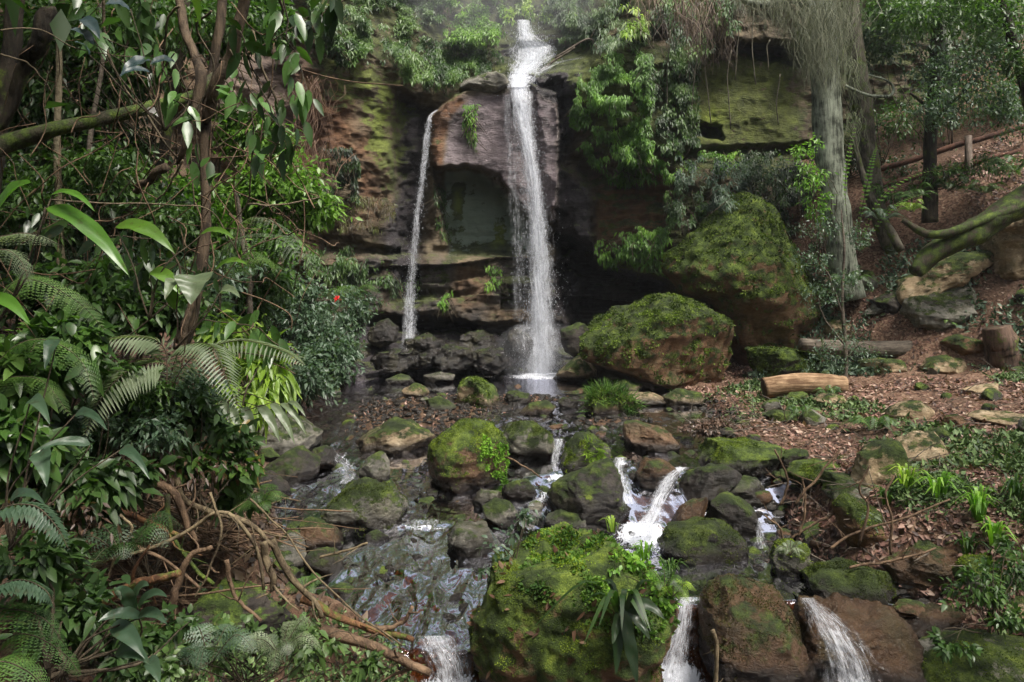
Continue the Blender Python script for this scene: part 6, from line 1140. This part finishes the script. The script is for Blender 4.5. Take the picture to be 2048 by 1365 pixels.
# red flower
t = empty('red_flower', 'small red flower on the bush beside the pool', 'flower'); t.location = PX(675, 598, 11.6); m = MB(); P = np.repeat(np.array(t.location)[None], 9, 0); m.leaves(P, rng.normal(size=(9, 3))+[0, -.6, .1], nrmz(rng.normal(size=(9, 3))+[0, -1, .5]), .07, .035, 'mid'); hook(m.build('petals', leafmat(((.5, .01, .01), (.7, .02, .015)), .5, .3, 'petal')), t)

# ================================================================ right bank and boulder-top plants
def tuft(label, px, py, Y, n, L, cols, w=.012, group='grass tufts on the right bank', splay=.7, name='grass_tuft', cat='grass tuft'):
    b = PX(px, py, Y); t = empty(name, label, cat, group); t.location = b; m = MB()
    for k in range(n):
        a = rng.random()*6.28; d = np.array([math.cos(a), math.sin(a), 0]); l_ = L*rng.uniform(.6, 1.15); s_ = splay*rng.uniform(.3, 1.2); p0 = b+d*rng.random()*.06
        P = spl([p0, p0+d*l_*.3*s_+[0, 0, l_*.55], p0+d*l_*.85*s_+[0, 0, l_*(.75-.55*s_)]], 9); S = nrmz(np.cross(d, [0, 0, 1.])); wv = (w*np.array([.7, .9, 1, 1, .95, .85, .65, .4, .05]))[:, None]
        m.add(np.concatenate([P-S*wv, P+S*wv], 1).reshape(-1, 3), grid_faces(9, 2), rng.random())
    hook(m.build('blades', leafmat(cols, .4, .4, 'blade')), t); return t
for lb, px, py, L, n, c in (('tallest bright grass tuft by the pale bank edge boulder', 1815, 985, .42, 40, GL), ('second bright grass tuft to its right', 1875, 1000, .4, 36, GB), ('arching grass tuft over the lower right path edge', 1960, 1040, .45, 40, GB), ('grass tuft at the right edge of the photo', 2030, 1010, .42, 34, GM_), ('grass tuft above the lime mossy stone', 1990, 1090, .35, 34, GB), ('thin grass tuft left of the bright pair', 1775, 1010, .3, 24, GM_), ('grass tuft hanging over the small orange pool', 1935, 1110, .3, 26, GM_)):
    h_ = hit(px, py, T); tuft(lb, px, py, h_[1], n, L, c)
tuft('little arched grass tuft behind the foreground boulder', 1225, 1065, 6.4, 16, .2, GL, .006); tuft('grass blades fringing the foreground boulder beside the foam', 1290, 1120, 5.7, 40, .2, GB, .006); tuft('grass blades on the right shoulder of the foreground boulder', 1340, 1150, 5.6, 36, .18, GM_, .006)
tuft('strap leaved fern hanging down the right side of the foreground boulder', 1245, 1225, 5.1, 14, .38, GD, .02, None, 1.5, 'strap_fern', 'fern')
leafplant('long dark strap leaves drooping beside the broad veil cascade', (1240, 1215, 5.08), [(1240, 1215, 1232, 1350, 5.05, 20, 0), (1245, 1215, 1275, 1370, 5.0, 26, 0), (1250, 1215, 1300, 1280, 5.05, 22, .1), (1238, 1220, 1225, 1290, 5.05, 16, 0), (1252, 1210, 1330, 1240, 5.05, 22, .2)], GD, 'strap', None, bend=.03)
bush('leafy herb cluster on the right shoulder of the foreground boulder', [(1330, 1160, 5.55, 55, 30), (1300, 1200, 5.35, 50, 25), (1250, 1130, 5.5, 50, 20)], 330, .045, GB, .62, 'mid', cat='herb', name='herb', base=(1300, 1200, 5.45), stems=14, stem_r=.003, group=None)
bush('sprig of mint like leaves at the left shoulder of the foreground boulder', [(1040, 1060, 6.0, 30, 50), (985, 1120, 5.7, 30, 50)], 120, .055, GG, .5, 'mid', cat='herb', name='herb', base=(1020, 1130, 5.8), stems=8, stem_r=.003)
bush('seedling with clean white green leaves on the tilted mossy boulder', [(1742, 1040, 6.9, 14, 26)], 24, .06, GP, .4, 'mid', cat='herb', name='seedling', base=(1742, 1075, 6.95), stems=4, stem_r=.002)
bush('herbs crowding the lower right bank above the pale boulder', [(1960, 1180, 5.6, 70, 50), (2030, 1120, 5.8, 60, 70), (1900, 1290, 5.2, 60, 18), (2020, 1240, 5.4, 50, 25)], 1200, .055, GM_, .45, 'mid', cat='herb', name='herb', base=(1980, 1250, 5.5), stems=22, stem_r=.003)
for lb, px, py, Y, sz, c in (('small fern on top of the foreground boulder', 1330, 1175, 5.3, .2, GM_), ('bright fern frond cluster over the broad veil cascade', 1345, 1195, 5.3, .22, GL), ('fern in the grass beside the tilted boulder', 1850, 1060, 7.2, .3, GM_)):
    autofern(lb, px, py, Y, sz, 6, c, sub=4, npair=12, wid=sz*.3)
# unseen canopy tree added beyond the left edge to darken the left bank
tree('unseen broad crowned tree added to shade the left bank', (-900, 700, 7), ([(-900, 700, 7), (-850, 200, 7), (-700, -300, 7), (-500, -700, 7)], [40, 34, 28, 22]), [(-300, -560, 6, 700, 180, 1.8), (-900, -300, 6, 500, 300, 2.0)], BK_DARK, n=5000, L=.22, cols=GM_)

# unseen forest trees added round the viewpoint to block sky light
def shade_tree(x, y, h, rad, n, z=None, lab='unseen forest tree added round the viewpoint to block sky light', grp='unseen trees added to block sky light'):
    t = empty('tree', lab, 'tree', grp); b = np.array([x, y, float(T(np.array(x), np.array(max(y, 1.5))))-.3 if z is None else z]); t.location = b
    m = MB(); m.tube(spl([b, b+[.2, .1, h*.35], b+[-.2, 0, h*.7], b+[0, 0, h]], 20, .05), np.linspace(.28, .08, 20), 12, .15); hook(m.build('trunk', BK_DARK), t)
    for k in range(4):
        a = k*1.6+x; m = MB(); p0 = b+[0, 0, h*(.45+.1*k)]; m.tube(spl([p0, p0+[math.cos(a)*rad*.4, math.sin(a)*rad*.4, .6], p0+[math.cos(a)*rad*.8, math.sin(a)*rad*.8, 1.1]], 12, .05), np.linspace(.1, .03, 12), 7, .1); hook(m.build('limb', BK_DARK), t)
    C = b+[0, 0, h*.72]; rd = np.array([rad, rad, h*.38]); nc = 60; cc = C+nrmz(rng.normal(size=(nc, 3)))*rd*(rng.random((nc, 1))**.5); ci = rng.integers(0, nc, n); P = cc[ci]+rng.normal(size=(n, 3))*.7
    m = MB(); L = .34*rng.uniform(.6, 1.3, n); m.leaves(P, rng.normal(size=(n, 3))+[0, 0, -.4], nrmz(rng.normal(size=(n, 3))*.5+[0, 0, .9]), L, L*.5, 'low', .2); hook(m.build('crown', leafmat(GM_, .4, .35)), t)
for a in ((-10, 1, 11, 4.2, 5200), (-8, -5, 13, 4.5, 5200), (-2.5, -5.5, 13, 4.5, 5200), (3.5, -5.5, 12, 4.5, 5200), (9, -4, 13, 4.5, 5200), (13, 2, 12, 4.5, 5200), (-13, 7, 11, 4, 4200), (-5.6, 4.4, 10.5, 3.4, 3600), (-8, 9, 11, 3.6, 3600)): shade_tree(*a)
for a in ((-8, 22.5, 9, 4.3, 3000, 11), (-2.5, 24.5, 9, 4, 3000, 14), (3.5, 24.5, 9, 4, 3000, 14), (9, 23.5, 9, 4.3, 3000, 12.5), (15, 21, 9, 4, 3000, 9)): shade_tree(*a, 'unseen forest tree added on the cliff top to dim sky reflections', 'unseen trees added on the cliff top')  # out of view, added to darken the sky mirrored in the water
for lab_, c_, rd_, dn_ in (('white mist hanging round the lip of the falls', (1035, 30, 20.6), (3.6, 1.7, 2.0), .085), ('spray mist at the foot of the main waterfall', (1080, 705, 17.1), (1.1, .8, .75), .10)):
    V_, F_ = ico(4); mo = mk('mist', V_*np.array(rd_)+PX(*c_), F_, None); tag(mo, lab_, None, None, 'stuff'); mm_ = bpy.data.materials.new('mist'); mm_.use_nodes = True; t_ = mm_.node_tree; t_.nodes.clear()
    o_ = t_.nodes.new('ShaderNodeOutputMaterial'); v_ = t_.nodes.new('ShaderNodeVolumePrincipled'); v_.inputs['Color'].default_value = (.93, .95, 1, 1); v_.inputs['Density'].default_value = dn_; t_.links.new(v_.outputs[0], o_.inputs['Volume']); mo.data.materials[0] = mm_
# soft air of spray and humidity in the gorge
if HAZE:
    m = MB(); V = np.array([[x, y, z] for x in (-40, 60) for y in (-6, 34.5) for z in (-4, 21)], float)
    hz = mk('haze', V, np.array([[0, 1, 3, 2], [4, 6, 7, 5], [0, 4, 5, 1], [2, 3, 7, 6], [0, 2, 6, 4], [1, 5, 7, 3]]), None, smooth=False, mats=[]); hz['kind'] = 'stuff'
    hm = bpy.data.materials.new('humid_air'); hm.use_nodes = True; t_ = hm.node_tree; t_.nodes.clear(); o_ = t_.nodes.new('ShaderNodeOutputMaterial'); v_ = t_.nodes.new('ShaderNodeVolumePrincipled')
    v_.inputs['Color'].default_value = (.86, .92, 1, 1); v_.inputs['Density'].default_value = HAZE; v_.inputs['Anisotropy'].default_value = .2; t_.links.new(v_.outputs[0], o_.inputs['Volume']); hz.data.materials[0] = hm
    cy.volume_bounces = 0
